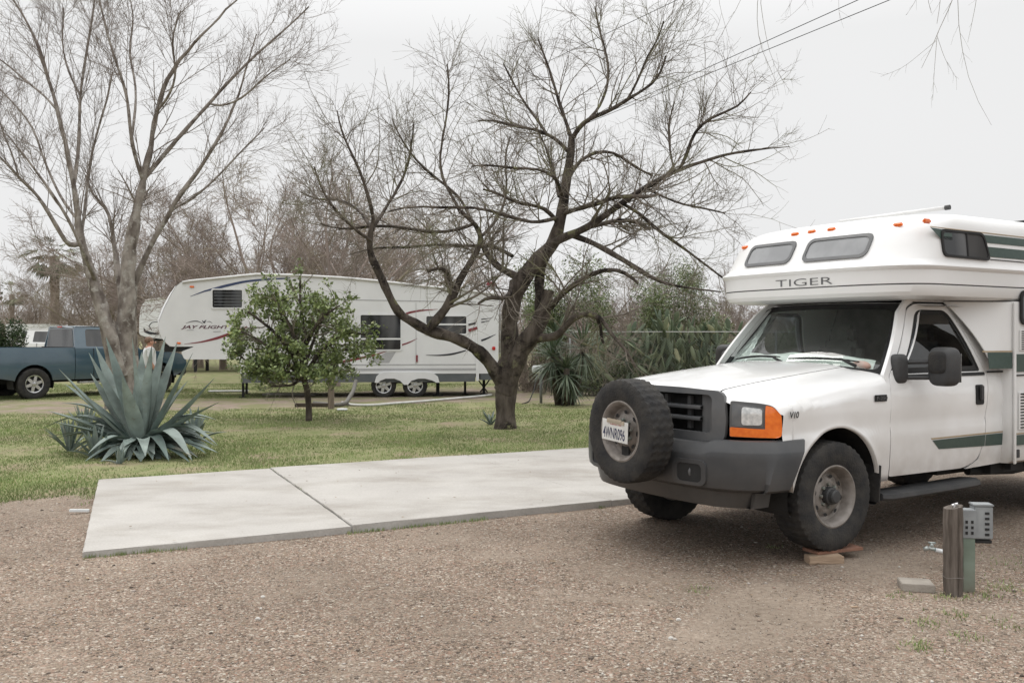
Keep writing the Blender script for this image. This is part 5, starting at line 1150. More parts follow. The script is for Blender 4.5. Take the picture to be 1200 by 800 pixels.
wall_px = [(186, 386), (186.5, 376), (192.5, 361), (200, 346), (206, 335.5), (213, 330), (220, 328.5), (300, 320.5), (345, 321.5), (400, 324.5), (440, 328), (480, 332.5), (543, 339), (584.5, 344), (584, 437.5), (281, 438), (281, 421), (216, 421), (212, 412), (228, 406), (199, 406), (190, 397)]
wo = rpoly([TP(*p) for p in wall_px], .05, 2)
body = panel('trailer_body', wo, tm, TWHITE, TR, thick=2.45, off=0, smooth=False)
nose = MB(); pr = [TP(*p) for p in wall_px[:7]][::-1] + [TP(190, 397), TP(199, 406)]
pr = [TP(*p) for p in [(199, 406), (190, 397), (186, 386), (186.5, 376), (192.5, 361), (200, 346), (206, 335.5), (213, 330), (222, 328.3)]]
P = []
for v in np.linspace(0, 2.45, 15):
    bul = .22 * (1 - abs(v / 1.225 - 1) ** 3); P.append([(p[0] - bul * math.sin(PI * min(1, max(0, i / (len(pr) - 1)))), v, p[1] + .02 * math.sin(PI * i / 8)) for i, p in enumerate(pr)])
nose.grid(np.array(P)); nose.build('nose_cap', TWHITE, TR, smooth=True)
# raised roof moulding, side seams, skirt
for a, b in (((222, 328.5), (300, 320.8)), ((300, 320.8), (345, 321.8)), ((345, 321.8), (400, 324.8)), ((400, 324.8), (480, 332.8)), ((480, 332.8), (584, 344.2))):
    pass
rt = [TP(x, y) for x, y in ((214, 331), (222, 329.5), (300, 321.5), (345, 322.5), (400, 325.5), (440, 329), (480, 333.5), (543, 340), (584, 345))]
MB().tube([(s_, -.012, z) for s_, z in rt], .035, 8).build('roof_moulding', ROOFW, TR, smooth=True)
def rail(nm, x0, x1, y0, y1, m_, h=.012, o=.005):
    a = TP(x0, y0); b = TP(x1, y1); return panel(nm, [(a[0], a[1] - h), (b[0], b[1] - h), (b[0], b[1] + h), (a[0], a[1] + h)], tm, m_, TR, thick=.004, off=o)
rail('slide_seam', 398, 560, 351, 354, GREYD); rail('body_rib', 402, 558, 427.5, 427, GREYD, .015); rail('body_rib', 402, 558, 433, 432.5, GREYD, .03)
for x in (559,): a = TP(x, 352); b = TP(x, 446); panel('corner_strip', [(a[0] - .03, b[1]), (a[0] + .05, b[1]), (a[0] + .05, a[1]), (a[0] - .03, a[1])], tm, TWHITE, TR, thick=.02, off=.02)
a = TP(283, 438); b = TP(557, 447); panel('skirt', [(a[0], b[1]), (b[0], b[1]), (b[0], a[1] + .01), (a[0], a[1] + .01)], tm, SKIRT, TR, thick=2.3, off=-.01)
a = TP(563, 437); b = TP(583, 445); panel('rear_skirt', [(a[0], b[1]), (b[0], b[1]), (b[0], a[1]), (a[0], a[1])], tm, SKIRT, TR, thick=2.3, off=-.012)
a = TP(192, 404.5); b = TP(228, 411.5); panel('hitch_underside', [(a[0] - .05, a[1] + .03), (a[0] + .0, b[1] - .02), (b[0] - .2, b[1]), (b[0], a[1] + .02)], tm, BLACK, TR, thick=2.2, off=-.06)
# windows
def twin(x0, y0, x1, y1, bars=(), blinds=False):
    a = TP(x0, y0); b = TP(x1, y1); out_ = rrect(a[0], b[1], b[0], a[1], .05, 4); i_ = rrect(a[0] + .035, b[1] + .035, b[0] - .035, a[1] - .035, .035, 4)
    f_ = panel('window', out_, tm, TWHITE, TR, holes=[i_], thick=.02, off=.022); panel('pane', i_, tm, GL_S, f_, off=.008)
    for yb_ in bars:
        z = TP(x0, yb_)[1]; panel('window_bar', [(a[0] + .03, z - .022), (b[0] - .03, z - .022), (b[0] - .03, z + .022), (a[0] + .03, z + .022)], tm, TWHITE, f_, thick=.01, off=.019)
    if blinds:
        for k in range(5):
            z = b[1] + .06 + (a[1] - b[1] - .12) * (k + .5) / 5; MB().box(((a[0] + b[0]) / 2, -.010, z), (b[0] - a[0] - .14, .003, .02)).build('blind_slat', SKIRT, f_)
    return f_
twin(247.5, 338, 285.5, 362, blinds=True); twin(421, 367.5, 471, 411, bars=(397,)); twin(498, 369, 548, 392.5, bars=(380,))
for x in (444,): a = TP(x, 370); b = TP(x, 395); MB().box((a[0], -.012, (a[1] + b[1]) / 2), (.03, .006, a[1] - b[1])).build('window_divider', BLACK, TR)
a = TP(487.5, 355); b = TP(487.5, 428); MB().box((a[0], -.004, (a[1] + b[1]) / 2), (.012, .006, a[1] - b[1])).build('door_edge', GREYD, TR)
a = TP(488.5, 416); b = TP(488.5, 424); MB().box((a[0], -.012, (a[1] + b[1]) / 2), (.05, .02, a[1] - b[1])).build('entry_light', REDD, TR)
swoosh('navy_swoosh', [(223, 347.3), (240, 341), (262, 335.5), (285, 330), (310, 327.3), (340, 326)], [.4, 1.6, 3.0, 2.6, 2.2, 1.4], TP, NAVY, TR)
swoosh('red_swoosh', [(216, 403), (235, 401), (255, 396), (272, 390), (290, 383)], [.3, 1.6, 3, 3, 2], TP, REDD, TR)
swoosh('red_swoosh', [(380, 427), (400, 424), (420, 420), (438, 416), (453, 411.5)], [2.5, 2.8, 2.8, 2.2, .4], TP, REDD, TR)
swoosh('red_swoosh', [(470, 370), (480, 366), (492, 363.8), (513, 362.3)], [2.2, 2.5, 2, .4], TP, REDD, TR); swoosh('red_dash', [(471, 404), (480, 401), (489, 396.5)], [1.8, 1.5, .4], TP, REDD, TR)
swoosh('black_dash', [(549, 380.5), (559.5, 378)], [2.4, 2.4], TP, BLK, TR); swoosh('red_dash', [(549, 387.3), (559.5, 384)], [3.6, 3.2], TP, REDD, TR, .024)
swoosh('black_dash', [(564, 374.2), (577, 372.4)], [1.3, .4], TP, BLK, TR); swoosh('black_dash', [(564, 377.6), (574, 375.5)], [1.4, .4], TP, BLK, TR); swoosh('black_dash', [(564, 399), (572, 396), (581, 391.5)], [2.4, 1.8, .3], TP, BLK, TR)
swoosh('dark_swoosh', [(499, 416), (515, 416.3), (530, 415), (546, 410.5)], [.4, 1.5, 2.2, 1.4], TP, BLK, TR)
a = TP(424, 422); 
panel('grey_wedge', [TP(430, 425), TP(456, 425), TP(464, 412), TP(452, 413)], tm, GREYD, TR, off=.004)
a = TP(213.5, 384.8); text('model_lettering', 'JAY FLIGHT', .078, lambda x, y, o: (a[0] + x, -.006, a[1] + y), mat('logo_maroon', (.10, .03, .05), None, 10, .5), TR, wide=1.95, shear=.35, bold=.02)
swoosh('logo_ridge', [(218, 378.6), (225, 376.3), (232, 376), (238, 379.3)], [.3, .9, .9, .3], TP, BLK, TR); swoosh('logo_ridge', [(242, 377), (246, 376.5), (249, 378.8)], [.2, .7, .2], TP, BLK, TR)
swoosh('logo_bird', [(237, 375.4), (239.5, 378.5), (240.5, 375.6), (242, 375)], [.5, 1.8, 1.2, .3], TP, BLK, TR); swoosh('logo_underline', [(219, 386.8), (227, 386.6)], [.7, .7], TP, GREYD, TR); swoosh('logo_underline', [(250, 388.6), (259, 388.2)], [1.0, .9], TP, GREYD, TR)
for x, y in ((225, 336), (209.5, 402)): a = TP(x, y); MB().box((a[0], -.012, a[1]), (.11, .03, .05), bev=.012).build('marker_light', AMBER, TR, auto=40)
a = TP(578.5, 408); MB().sball((a[0], -.015, a[1]), (.045, .02, .05), .7).build('tail_light', RED, TR, smooth=True)
a = TP(577, 331); MB().box((a[0] + .0, .5, TP(577, 339)[1] + .16), (.22, .3, .12), bev=.03).build('rooftop_vent', RED if False else REDD, TR, auto=40)
# tandem wheels with white skirt fender
ft = [TP(*p) for p in ((439, 448), (441, 441), (445, 437), (452, 435.6), (500, 435.4), (508, 437), (513, 441), (515, 448), (511, 448), (506.5, 445.5), (498, 443.4), (490, 443.4), (482, 446), (478, 450.5), (473.5, 450.5), (469, 446), (462, 443.4), (452, 443.4), (445.5, 446), (443, 448.5))]
panel('wheel_fender', ft, tm, TWHITE, TR, thick=.06, off=.06)
for x in (449.5, 486.5):
    s_ = TP(x, 455)[0]; wheel(TR, (s_, .16, .325), .325, .2, .2, side=-1, kind='alloy', seg=64); wheel(TR, (s_, 2.2, .325), .325, .2, .2, side=1, kind='alloy', seg=64)
for x0, x1 in ((440, 514),): a = TP(x0, 440); b = TP(x1, 440); MB().box(((a[0] + b[0]) / 2, .32, .58), (b[0] - a[0], .05, .42)).build('wheel_well', BLACK, TR)
def jack(x, d, w_=.07, two=False):
    s_ = TP(x, 460, d)[0]; MB().box((s_, d, .28), (w_, w_, .6)).box((s_, d, .02), (w_ * 3, w_ * 3, .04)).build('landing_leg', BLACK, TR)
jack(285, .35, .06); jack(289, 1.9, .06); jack(513, .5, .09); jack(545, .9, .06); jack(567, .9, .07)
s_ = TP(567, 450, .9)[0]; MB().tube([(s_ - .18, .9, .45), (s_ + .1, .9, .08)], .02, 6).tube([(s_ + .18, .9, .45), (s_ - .1, .9, .08)], .02, 6).build('scissor_arms', BLACK, TR)
s_ = TP(585, 400)[0]
lad = MB(); lad.tube([(s_ + .08, .35, .75), (s_ + .08, .35, 2.5), (s_ - .1, .35, 2.85)], .014, 6).tube([(s_ + .08, .75, .75), (s_ + .08, .75, 2.5), (s_ - .1, .75, 2.85)], .014, 6)
for k in range(6): lad.tube([(s_ + .08, .35, .85 + .3 * k), (s_ + .08, .75, .85 + .3 * k)], .012, 6)
lad.build('ladder', ALLOY, TR, smooth=True)
# second trailer, farther back
T2 = empty('travel_trailer', (-15.8, 39.5, 0), R(5), 'farther white trailer with a black swoosh, mostly hidden behind the long one', 'trailer')
w2 = [(163, 392), (163.3, 372), (165, 360), (169.5, 353), (176, 350), (200, 347.5), (330, 345), (330, 428), (290, 428), (290, 408), (172, 395)]
panel('trailer_body', rpoly([TP2(*p) for p in w2], .12, 3), tm, TWHITE, T2, thick=2.4, off=0, smooth=False)
swoosh('black_swoosh', [(168.5, 384), (170, 388), (176, 390.5), (186, 391)], [.5, 3, 3.2, 2.4], TP2, BLK, T2); swoosh('thin_arc', [(189, 376.5), (178, 377.5), (174.5, 382), (178, 387)], [.6, .8, 1, .8], TP2, BLK, T2)
MB().tube([(TP2(170, 352)[0], -.01, TP2(170, 352)[1]), (TP2(200, 348)[0], -.01, TP2(200, 348)[1]), (TP2(330, 345.5)[0], -.01, TP2(330, 345.5)[1])], .04, 6).build('roof_moulding', ROOFW, T2, smooth=True)
for x in (229, 233): s_ = TP2(x, 430, .3)[0]; MB().box((s_, .3 if x < 231 else 1.8, .6), (.12, .12, 1.2)).build('landing_leg', BLACK, T2)
a = TP2(166, 396); MB().box((a[0] + .8, 1.0, a[1] - .05), (1.5, 1.6, .14)).build('hitch_underside', BLACK, T2)
# ------------------------------------------------------------------ things by the trailer
POSTW = wood('brown_post_wood', (.26, .21, .17), (.17, .135, .11), (10, 10, 1))
g = G(388, 480); e = empty('utility_post', (*g[:2], 0), 0, 'brown square utility post with grey box and cable in front of the trailer', 'post')
MB().box((0, 0, .38), (.12, .12, .86), bev=.008).build('post_shaft', POSTW, e, auto=30); MB().box((.11, -.02, .72), (.10, .08, .16), bev=.01).build('outlet_box', GBOX, e, auto=30)
MB().tube([(.03, .02, .8), (.035, .02, 1.35), (.03, .3, 1.6)], .012, 6).build('riser_cable', BLACK, e, smooth=True)
def ground_tube(nm, lab, cat, pts, rad, m_, z=None, smooth=True):
    q = [G(x, y) for x, y in pts]; q = resample([(p[0], p[1], (rad + .03) if z is None else z[i]) for i, p in enumerate(q)], [rad] * len(q), 30)[0]
    o = MB().tube([tuple(p - q[0]) for p in q], rad, 8).build(nm, m_, None, smooth=smooth); o.location = tuple(q[0]); return tag(o, lab, cat)
HOSEW = mat('white_hose', (.62, .62, .60), (.5, .5, .48), 6, .6); HOSEG = mat('grey_brown_sewer_hose', (.16, .15, .13), (.1, .095, .085), 40, .7)
ground_tube('water_hose', 'white water hose lying along the lawn under the trailer', 'hose', [(401, 474), (410, 477), (433, 478), (460, 475.5), (493, 473), (537, 469), (560, 467), (576, 465)], .028, HOSEW)
ground_tube('sewer_hose', 'thick dark sewer hose curving from under the trailer to the post', 'hose', [(417, 470), (414, 473), (405, 477), (392, 478), (378, 476), (368, 475)], .05, HOSEG, z=[.5, .3, .08, .06, .06, .06])
g = G(368, 477.5); o_ = MB().box((0, 0, .05), (.85, .12, .10), bev=.008).build('timber_beam', wood('dark_timber', (.08, .065, .05), (.05, .04, .03), (1, 9, 9)), None, auto=30); o_.location = tuple(g); tag(o_, 'dark timber beam lying on bare earth left of the brown utility post', 'beam')
g = G(401, 482); o_ = MB().lathe([(.10, .0), (.12, .02), (.11, .045), (.0, .05)], 20, 'z').build('bucket_lid', PVC, None, smooth=True); o_.location = tuple(g + [0, 0, .02]); tag(o_, 'white round lid on the grass just right of the utility post', 'lid')
g = G(268, 460); o_ = MB().box((0, 0, .05), (1.1, .25, .03), rz=.1, bev=.006).build('white_board', TWHITE, None, auto=30); o_.location = tuple(g); tag(o_, 'white flat board lying on grass under the trailer nose', 'board')
g = G(340, 463); o_ = MB().box((0, 0, .03), (1.4, .5, .05), bev=.008).build('stepping_slab', CONC, None, auto=30); o_.location = tuple(g); tag(o_, 'flat grey slab on the ground below the trailer behind the citrus', 'slab')
# ------------------------------------------------------------------ blue grey pickup
PB = mat('blue_grey_paint', (.042, .085, .12), (.055, .10, .135), 2, .22, .6, coat=.9, dirt=((.12, .11, .10), .3, .7))
def pickup(name, label, base, deg, paint, detail=True):
    e = empty(name, base, R(deg), label, 'pickup truck'); c_u = (.0, 3.37)
    def arch(u0, r_=.47, zb=.42, n=12): return [(u0 + r_ * math.cos(a), .42 + r_ * math.sin(a)) for a in np.linspace(PI - .12, .12, n)]
    def sidep(z): return .0 + .10 * abs((z - .9) / .5) ** 2.2 * .5
    W2 = .99
    for sg in (-1, 1):
        mp = lambda u, z, o, sg=sg: (u, sg * (W2 - sidep(z) + o), z)
        bed = [(-1.16, .62)] + [(-.50, .50)] + arch(0) + [(.55, .48), (1.02, .48), (1.02, 1.31), (-1.16, 1.33)]
        panel('bed_side', bed, mp, paint, e, cut=(.2, .08), thick=.05, off=0)
        fr = [(1.035, .48), (2.75, .48)] + arch(3.37) + [(3.92, .5), (4.12, .62), (4.22, .85), (4.15, 1.05), (3.95, 1.13), (2.75, 1.25), (1.035, 1.30)]
        panel('body_side', fr, mp, paint, e, cut=(.2, .08), thick=.05, off=0)
        # cab side frame and glass
        cs = lambda u, z, o, sg=sg: (u, sg * (.945 - (z - 1.28) * .36 + o), z)
        out_ = rpoly([(1.035, 1.28), (2.85, 1.235), (2.10, 1.86), (1.10, 1.87)], [.01, .03, .10, .06], 4); hole = rpoly([(1.34, 1.34), (2.62, 1.31), (2.06, 1.78), (1.38, 1.79)], [.04, .06, .06, .06], 4)
        cf = panel('cab_side', out_, cs, paint, e, holes=[hole], cut=(None, .1), thick=.04, off=0); panel('side_glass', hole, cs, GL_S, cf, off=-.012)
        MB().box((1.95, sg * (W2 + .012), 1.12), (.16, .03, .04), bev=.01).build('door_handle', paint, e, auto=40)
        MB().box((1.9, sg * W2 * .99, .40), (1.6, .16, .05), bev=.01).build('running_board', ALLOY, e, auto=30)
        MB().box((1.515, sg * (W2 - .012), .9), (.01, .03, .78)).build('door_gap', SEAM, e)
        MB().sball((2.5, sg * 1.12, 1.33), (.07, .12, .10), .6).tube([(2.52, sg * .95, 1.26), (2.5, sg * 1.08, 1.3)], .02, 6).build('side_mirror', paint, e, smooth=True)
        tl_ = MB().box((-1.17, sg * .88, 1.08), (.05, .12, .42), bev=.015).build('tail_light', RED, e, auto=40)
        wheel(e, (0, sg * .86, .40), .40, .26, .22, side=sg, kind='alloy', seg=72); wheel(e, (3.37, sg * .86, .40), .40, .26, .22, side=sg, kind='alloy', seg=72)
        for u0 in c_u: m = MB(); P = [[(u0 + .50 * math.cos(a), sg * y, .42 + .50 * math.sin(a)) for y in (.95, .55)] for a in np.linspace(-.3, PI + .3, 16)]; m.grid(np.array(P)).box((u0, sg * .55, .7), (1, .02, .6)); m.build('wheel_well', BLACK, e)
    P = [[(u, y * w_, z - .03 * (y * y)) for y in np.linspace(-1, 1, 13)] for u, w_, z in ((1.05, .745, 1.86), (1.10, .755, 1.885), (1.6, .76, 1.90), (2.05, .755, 1.885), (2.12, .75, 1.865))]
    MB().grid(np.array(P)).build('cab_roof', paint, e, smooth=True)
    P = [[(u, y * w_, z - .05 * (y ** 4)) for y in np.linspace(-1, 1, 17)] for u, w_, z in ((2.80, .90, 1.25), (3.3, .93, 1.22), (3.8, .93, 1.17), (4.08, .92, 1.10), (4.2, .90, .98), (4.22, .9, .62))]
    MB().grid(np.array(P)).build('hood', paint, e, smooth=True)
    P = [[(u, y * w_, z) for y in np.linspace(-1, 1, 9)] for u, w_, z in ((2.83, .90, 1.24), (2.11, .72, 1.865))]; MB().grid(np.array(P)).build('windshield', GL_S, e, smooth=True)
    bk = panel('cab_back', rpoly([(-.93, 1.25), (.93, 1.25), (.745, 1.88), (-.745, 1.88)], .06, 4), lambda y, z, o: (1.06 + (z - 1.25) * .06 - o, y, z), paint, e, thick=.03, off=0)
    panel('back_glass', rpoly([(-.80, 1.33), (.80, 1.33), (.67, 1.80), (-.67, 1.80)], .07, 4), lambda y, z, o: (1.06 + (z - 1.25) * .06 - o, y, z), GL_S, bk, off=.006)
    MB().box((1.06, 0, 1.855), (.03, .28, .035), bev=.01).build('brake_light', RED, bk, auto=40)
    MB().box((-.05, 0, .78), (2.15, 1.6, .06)).box((1.0, 0, .9), (.04, 1.88, .85)).build('bed_floor', BLACK, e); MB().box((-1.14, 0, .95), (.05, 1.7, .72), bev=.015).build('tailgate', paint, e, auto=30)
    MB().box((-1.28, 0, .58), (.20, 1.85, .2), bev=.04).build('rear_bumper', ALLOY, e, auto=40); MB().box((4.2, 0, .6), (.16, 1.8, .24), bev=.05).build('front_bumper', BUMP, e, auto=40)
    MB().box((1.6, 0, .5), (5.2, .9, .2)).build('chassis', BLACK, e)
    return e
g = G(38, 468); a50 = R(50)
# near side wheel contact is at local y=-.86
bx = g[0] - .86 * math.sin(a50); by = g[1] + .86 * math.cos(a50)
pickup('pickup_truck', 'blue grey pickup truck parked behind the pale tree and the agave', (bx, by, 0), 50, PB)
WP = mat('white_pickup_paint', (.75, .75, .75), (.7, .7, .7), 3, .3, coat=.5)
q = AT(24, 410, 38); pickup('pickup_truck', 'white pickup truck far off, seen over the bed of the blue grey one', (q[0] - 1.2, 39, 0), 12, WP)
# distant white motorhome
q = AT(17, 400, 52); e = empty('motorhome', (q[0] - .5, 52, 0), R(8), 'small distant white motorhome at the left edge beyond the pickups', 'motorhome')
panel('motorhome_body', rpoly([(0, .5), (4.6, .5), (4.6, 1.1), (3.9, 1.25), (3.6, 1.75), (2.7, 1.8), (2.7, 2.25), (0, 2.25)], .08, 3), tm, TWHITE, e, thick=2.1, off=0, smooth=False)
panel('side_window', rrect(.9, 1.45, 1.8, 1.85, .05), tm, GL_S, e, thick=.01, off=.012); panel('cab_window', rpoly([(2.9, 1.3), (3.75, 1.3), (3.5, 1.65), (2.9, 1.68)], .04), tm, GL_S, e, thick=.01, off=.012)
for u in (.9, 3.8): wheel(e, (u, .1, .36), .36, .22, .2, side=-1, kind='alloy', seg=40)
# ------------------------------------------------------------------ person by the pickup
def skinned(nm, pts, edges, rad, m_, par, sub=2):
    me = bpy.data.meshes.new(nm); me.from_pydata(pts, edges, []); o = bpy.data.objects.new(nm, me); S.collection.objects.link(o); o.parent = par
    sk_ = o.modifiers.new('skin', 'SKIN'); sk_.use_smooth_shade = True; sb_ = o.modifiers.new('sub', 'SUBSURF'); sb_.levels = sub; sb_.render_levels = sub
    for i, r_ in enumerate(rad): v = me.skin_vertices[0].data[i]; v.radius = (r_, r_) if not hasattr(r_, '__len__') else r_
    me.skin_vertices[0].data[0].use_root = True
    dg = bpy.context.evaluated_depsgraph_get(); m2 = bpy.data.meshes.new_from_object(o.evaluated_get(dg)); o.modifiers.clear(); o.data = m2; m2.materials.clear(); m2.materials.append(m_)
    m2.polygons.foreach_set('use_smooth', [True] * len(m2.polygons)); return o
SKINM = mat('skin', (.50, .27, .19), (.44, .23, .16), 8, .55); SHIRT = mat('white_shirt', (.68, .70, .70), (.6, .62, .62), 6, .85); JEAN = mat('dark_trousers', (.06, .07, .09), (.08, .09, .11), 9, .9); HAIR = mat('grey_brown_hair', (.14, .08, .05), (.2, .13, .09), 30, .8)
pe = empty('person', (AT(175, 400, 20.2)[0], 20.2, 0), R(-60), 'person in a white shirt standing at the front of the blue grey pickup', 'person'); pe.scale = (.96, .96, .945)
bp_ = [(0, 0, .95), (0, 0, 1.12), (0, 0, 1.30), (0, .0, 1.42), (0, .01, 1.49), (.0, .02, 1.56), (0, .025, 1.62), (-.09, 0, .90), (-.10, .01, .50), (-.10, -.02, .10), (-.10, .10, .04), (.09, 0, .90), (.10, .01, .50), (.10, -.02, .10), (.10, .10, .04), (-.18, 0, 1.40), (-.23, -.02, 1.12), (-.20, .12, .90), (-.19, .17, .82), (.18, 0, 1.40), (.23, -.02, 1.12), (.20, .12, .90), (.19, .17, .82)]
be_ = [(0, 1), (1, 2), (2, 3), (3, 4), (4, 5), (5, 6), (0, 7), (7, 8), (8, 9), (9, 10), (0, 11), (11, 12), (12, 13), (13, 14), (3, 15), (15, 16), (16, 17), (17, 18), (3, 19), (19, 20), (20, 21), (21, 22)]
br_ = [.14, .13, .14, .11, .055, .088, .085, .09, .065, .045, .04, .09, .065, .045, .04, .06, .045, .036, .03, .06, .045, .036, .03]
skinned('body', bp_, be_, br_, SKINM, pe)
skinned('shirt', [(0, 0, .93), (0, 0, 1.12), (0, 0, 1.30), (0, 0, 1.42), (-.18, 0, 1.41), (-.23, -.02, 1.18), (.18, 0, 1.41), (.23, -.02, 1.18)], [(0, 1), (1, 2), (2, 3), (3, 4), (4, 5), (3, 6), (6, 7)], [.165, .155, .165, .125, .08, .065, .08, .065], SHIRT, pe)
skinned('trousers', [(0, 0, .95), (-.09, 0, .88), (-.10, .01, .50), (-.10, -.02, .12), (.09, 0, .88), (.10, .01, .50), (.10, -.02, .12)], [(0, 1), (1, 2), (2, 3), (0, 4), (4, 5), (5, 6)], [.15, .105, .08, .065, .105, .08, .065], JEAN, pe)
MB().ball((0, -.012, 1.615), (.092, .10, .085), 14, 10).build('hair', HAIR, pe, smooth=True)
MB().ball((0, .13, 1.56), (.012, .02, .02), 8, 6).build('nose', SKINM, pe, smooth=True)
for sg in (-1, 1):
    MB().ball((sg * .096, .02, 1.565), (.012, .02, .032), 8, 6).build('ear', SKINM, pe, smooth=True); MB().ball((sg * .033, .105, 1.585), (.012, .01, .008), 8, 6).build('eye', BLACK, pe, smooth=True); MB().ball((sg * .10, .09, .04), (.05, .13, .045), 12, 8).build('shoe', BLACK, pe, smooth=True)
# ------------------------------------------------------------------ background bare trees
def proto_tree(seed, H, nl=6, spread=.55, trunk_r=.16, dens=1.0, bark=BTWIG, fork=.22, minr=.006):
    rg = np.random.default_rng(seed); ls = []
    base = np.zeros(3); top = np.array([rg.normal(0, .1), rg.normal(0, .1), H * fork]); tr_ = resample([base - [0, 0, .2], base + [0.02, 0, .2], top * .6, top], [trunk_r * 1.5, trunk_r * 1.15, trunk_r, trunk_r * .9], 8)
    for k in range(nl):
        a = 2 * PI * k / nl + rg.uniform(-.4, .4); el = rg.uniform(.45, 1.25); p = top * rg.uniform(.75, 1); pts = [p]; d = np.array([math.cos(a) * math.cos(el), math.sin(a) * math.cos(el), math.sin(el)]); L = H * rg.uniform(.5, .8)
        for j in range(7): d = nrm(d + rg.normal(0, .16, 3) + [0, 0, .05]); p = p + d * L / 7 * np.array([1 + spread, 1 + spread, 1]); pts.append(p)
        ls.append(resample(pts, np.linspace(trunk_r * .42, trunk_r * .07, 8), 12))
    P = np.stack([a[0] for a in ls]); Rr = np.stack([a[1] for a in ls]); k = lambda n: max(2, int(n * dens))
    q1, r1 = children(P, Rr, k(12), (H * .18, H * .42), (25, 60), .04, .09, 8, .42, rg, tmin=.15, minr=minr * 1.5)
    q2, r2 = children(q1, r1, k(9), (H * .07, H * .2), (25, 60), .04, .1, 5, .55, rg, tmin=.15, minr=minr * 1.2)
    q3, r3 = children(q2, r2, k(6), (H * .03, H * .09), (25, 65), .03, .14, 3, .7, rg, tmin=.15, minr=minr)
    T_ = merge([tubes(tr_[0][None], tr_[1][None], 10), tubes(P, Rr, 7)]); C_ = merge([tubes(q1, r1, 4), tubes(q2, r2, 3), tubes(q3, r3, 3)])
    return fast_mesh('trunk', *T_), fast_mesh('crown', *C_), q3
protos = [proto_tree(101, 7, 7, .6, .17), proto_tree(102, 7, 6, .35, .15), proto_tree(103, 7, 8, .8, .15), proto_tree(104, 6, 7, .5, .13, 1.05)]
for m_ in protos: m_[0].materials.append(BTWIG); m_[1].materials.append(BTWIG)
def place_tree(i, px, Y, sc, rot, label, group, sz=1.0):
    X = (px - 600) / FPX * Y; e = empty('bare_tree', (X, Y, 0), rot, label, 'tree', group); e.scale = (sc, sc, sc * sz)
    for nm, m_ in zip(('trunk', 'crown'), protos[i][:2]): o = bpy.data.objects.new(nm, m_); S.collection.objects.link(o); o.parent = e
bt = [(0, 232, 45, 1.3, .3, 'brown bare tree rising behind the nose of the long trailer'), (2, 300, 46, 1.35, 1.6, 'dense bare tree behind the long trailer, above its first window'), (1, 392, 29, 1.12, 2.2, 'bare tree with upright boughs directly behind the roof of the long trailer'), (0, 345, 44, 1.45, 4.0, 'bare spreading tree behind the citrus top'), (3, 455, 33, 1.05, 2.9, 'pale bare tree behind the middle of the long trailer'),
      (2, 180, 47, 1.1, .9, 'bare tree beyond the two trailers, right of the pale stems'), (1, 120, 48, .95, .2, 'bare tree beyond the pickup, seen through the pale stems'), (3, 85, 52, .95, 2.0, 'bare tree in the background just right of the tall palm'), (0, 40, 58, .8, 3.3, 'bare tree in the background left of the tall palm'), (2, 5, 62, .78, 5.0, 'leftmost bare background tree behind the small palm'), (1, 150, 60, 1.1, 1.1, 'far bare tree behind the pale tree trunk'), (3, 210, 56, 1.1, 4.4, 'far bare tree behind the farther trailer'),
      (3, 262, 43, 1.15, 3.3, 'dense brown bare tree just above the nose window of the long trailer'), (0, 205, 47, 1.1, 5.6, 'brown bare tree above the farther trailer'), (3, 330, 36, 1.05, .2, 'low spreading brown bare tree above the citrus crown'), (2, 420, 38, 1.15, 1.9, 'tan bare tree behind the left arm of the dark mesquite'),
      (3, 640, 34, .62, 1.0, 'low bare tree beyond the yucca'), (2, 705, 30, .58, 2.5, 'low bare tree behind the fence right of the yucca'), (0, 770, 31, .60, .5, 'low bare tree behind the cactus thicket'), (1, 835, 29, .60, 3.9, 'low bare tree behind the fence beside the overcab'), (3, 880, 31, .60, 5.5, 'low bare tree seen below the overcab'), (2, 940, 33, .6, .1, 'low bare tree behind the windshield of the camper'), (0, 1010, 34, .6, 2.1, 'low bare tree hidden behind the camper cab')]
for i, px, Y, sc, rot, lab in bt: place_tree(i, px, Y, sc, rot, lab, 'bare trees in the background')
# far woods
rg = np.random.default_rng(5); n = 5200; X = rg.uniform(-120, 130, n); Y = rg.uniform(72, 105, n); P0 = np.stack([X, Y, np.zeros(n)], -1)
d = nrm(rg.normal(0, .35, (n, 3)) + [0, 0, 1]); L = rg.uniform(2.5, 5.5, n) * (1 + .25 * vnoise(X, Y, 60, .08)); Q = np.stack([P0 + d * (L * t_)[:, None] + rg.normal(0, .12, (n, 3)) * t_ for t_ in (0, .33, .66, 1)], 1); RR = np.tile(np.array([.05, .04, .03, .015]), (n, 1))
c1, r1 = children(Q, RR, 8, (.8, 2.2), (25, 70), .05, .1, 4, .7, rg, minr=.018)
tag(link('far_woods', fast_mesh('far_woods', *merge([tubes(Q, RR, 3), tubes(c1, r1, 3)])), BTWIG), 'grey brown bare woods along the horizon', 'woods', kind='stuff')
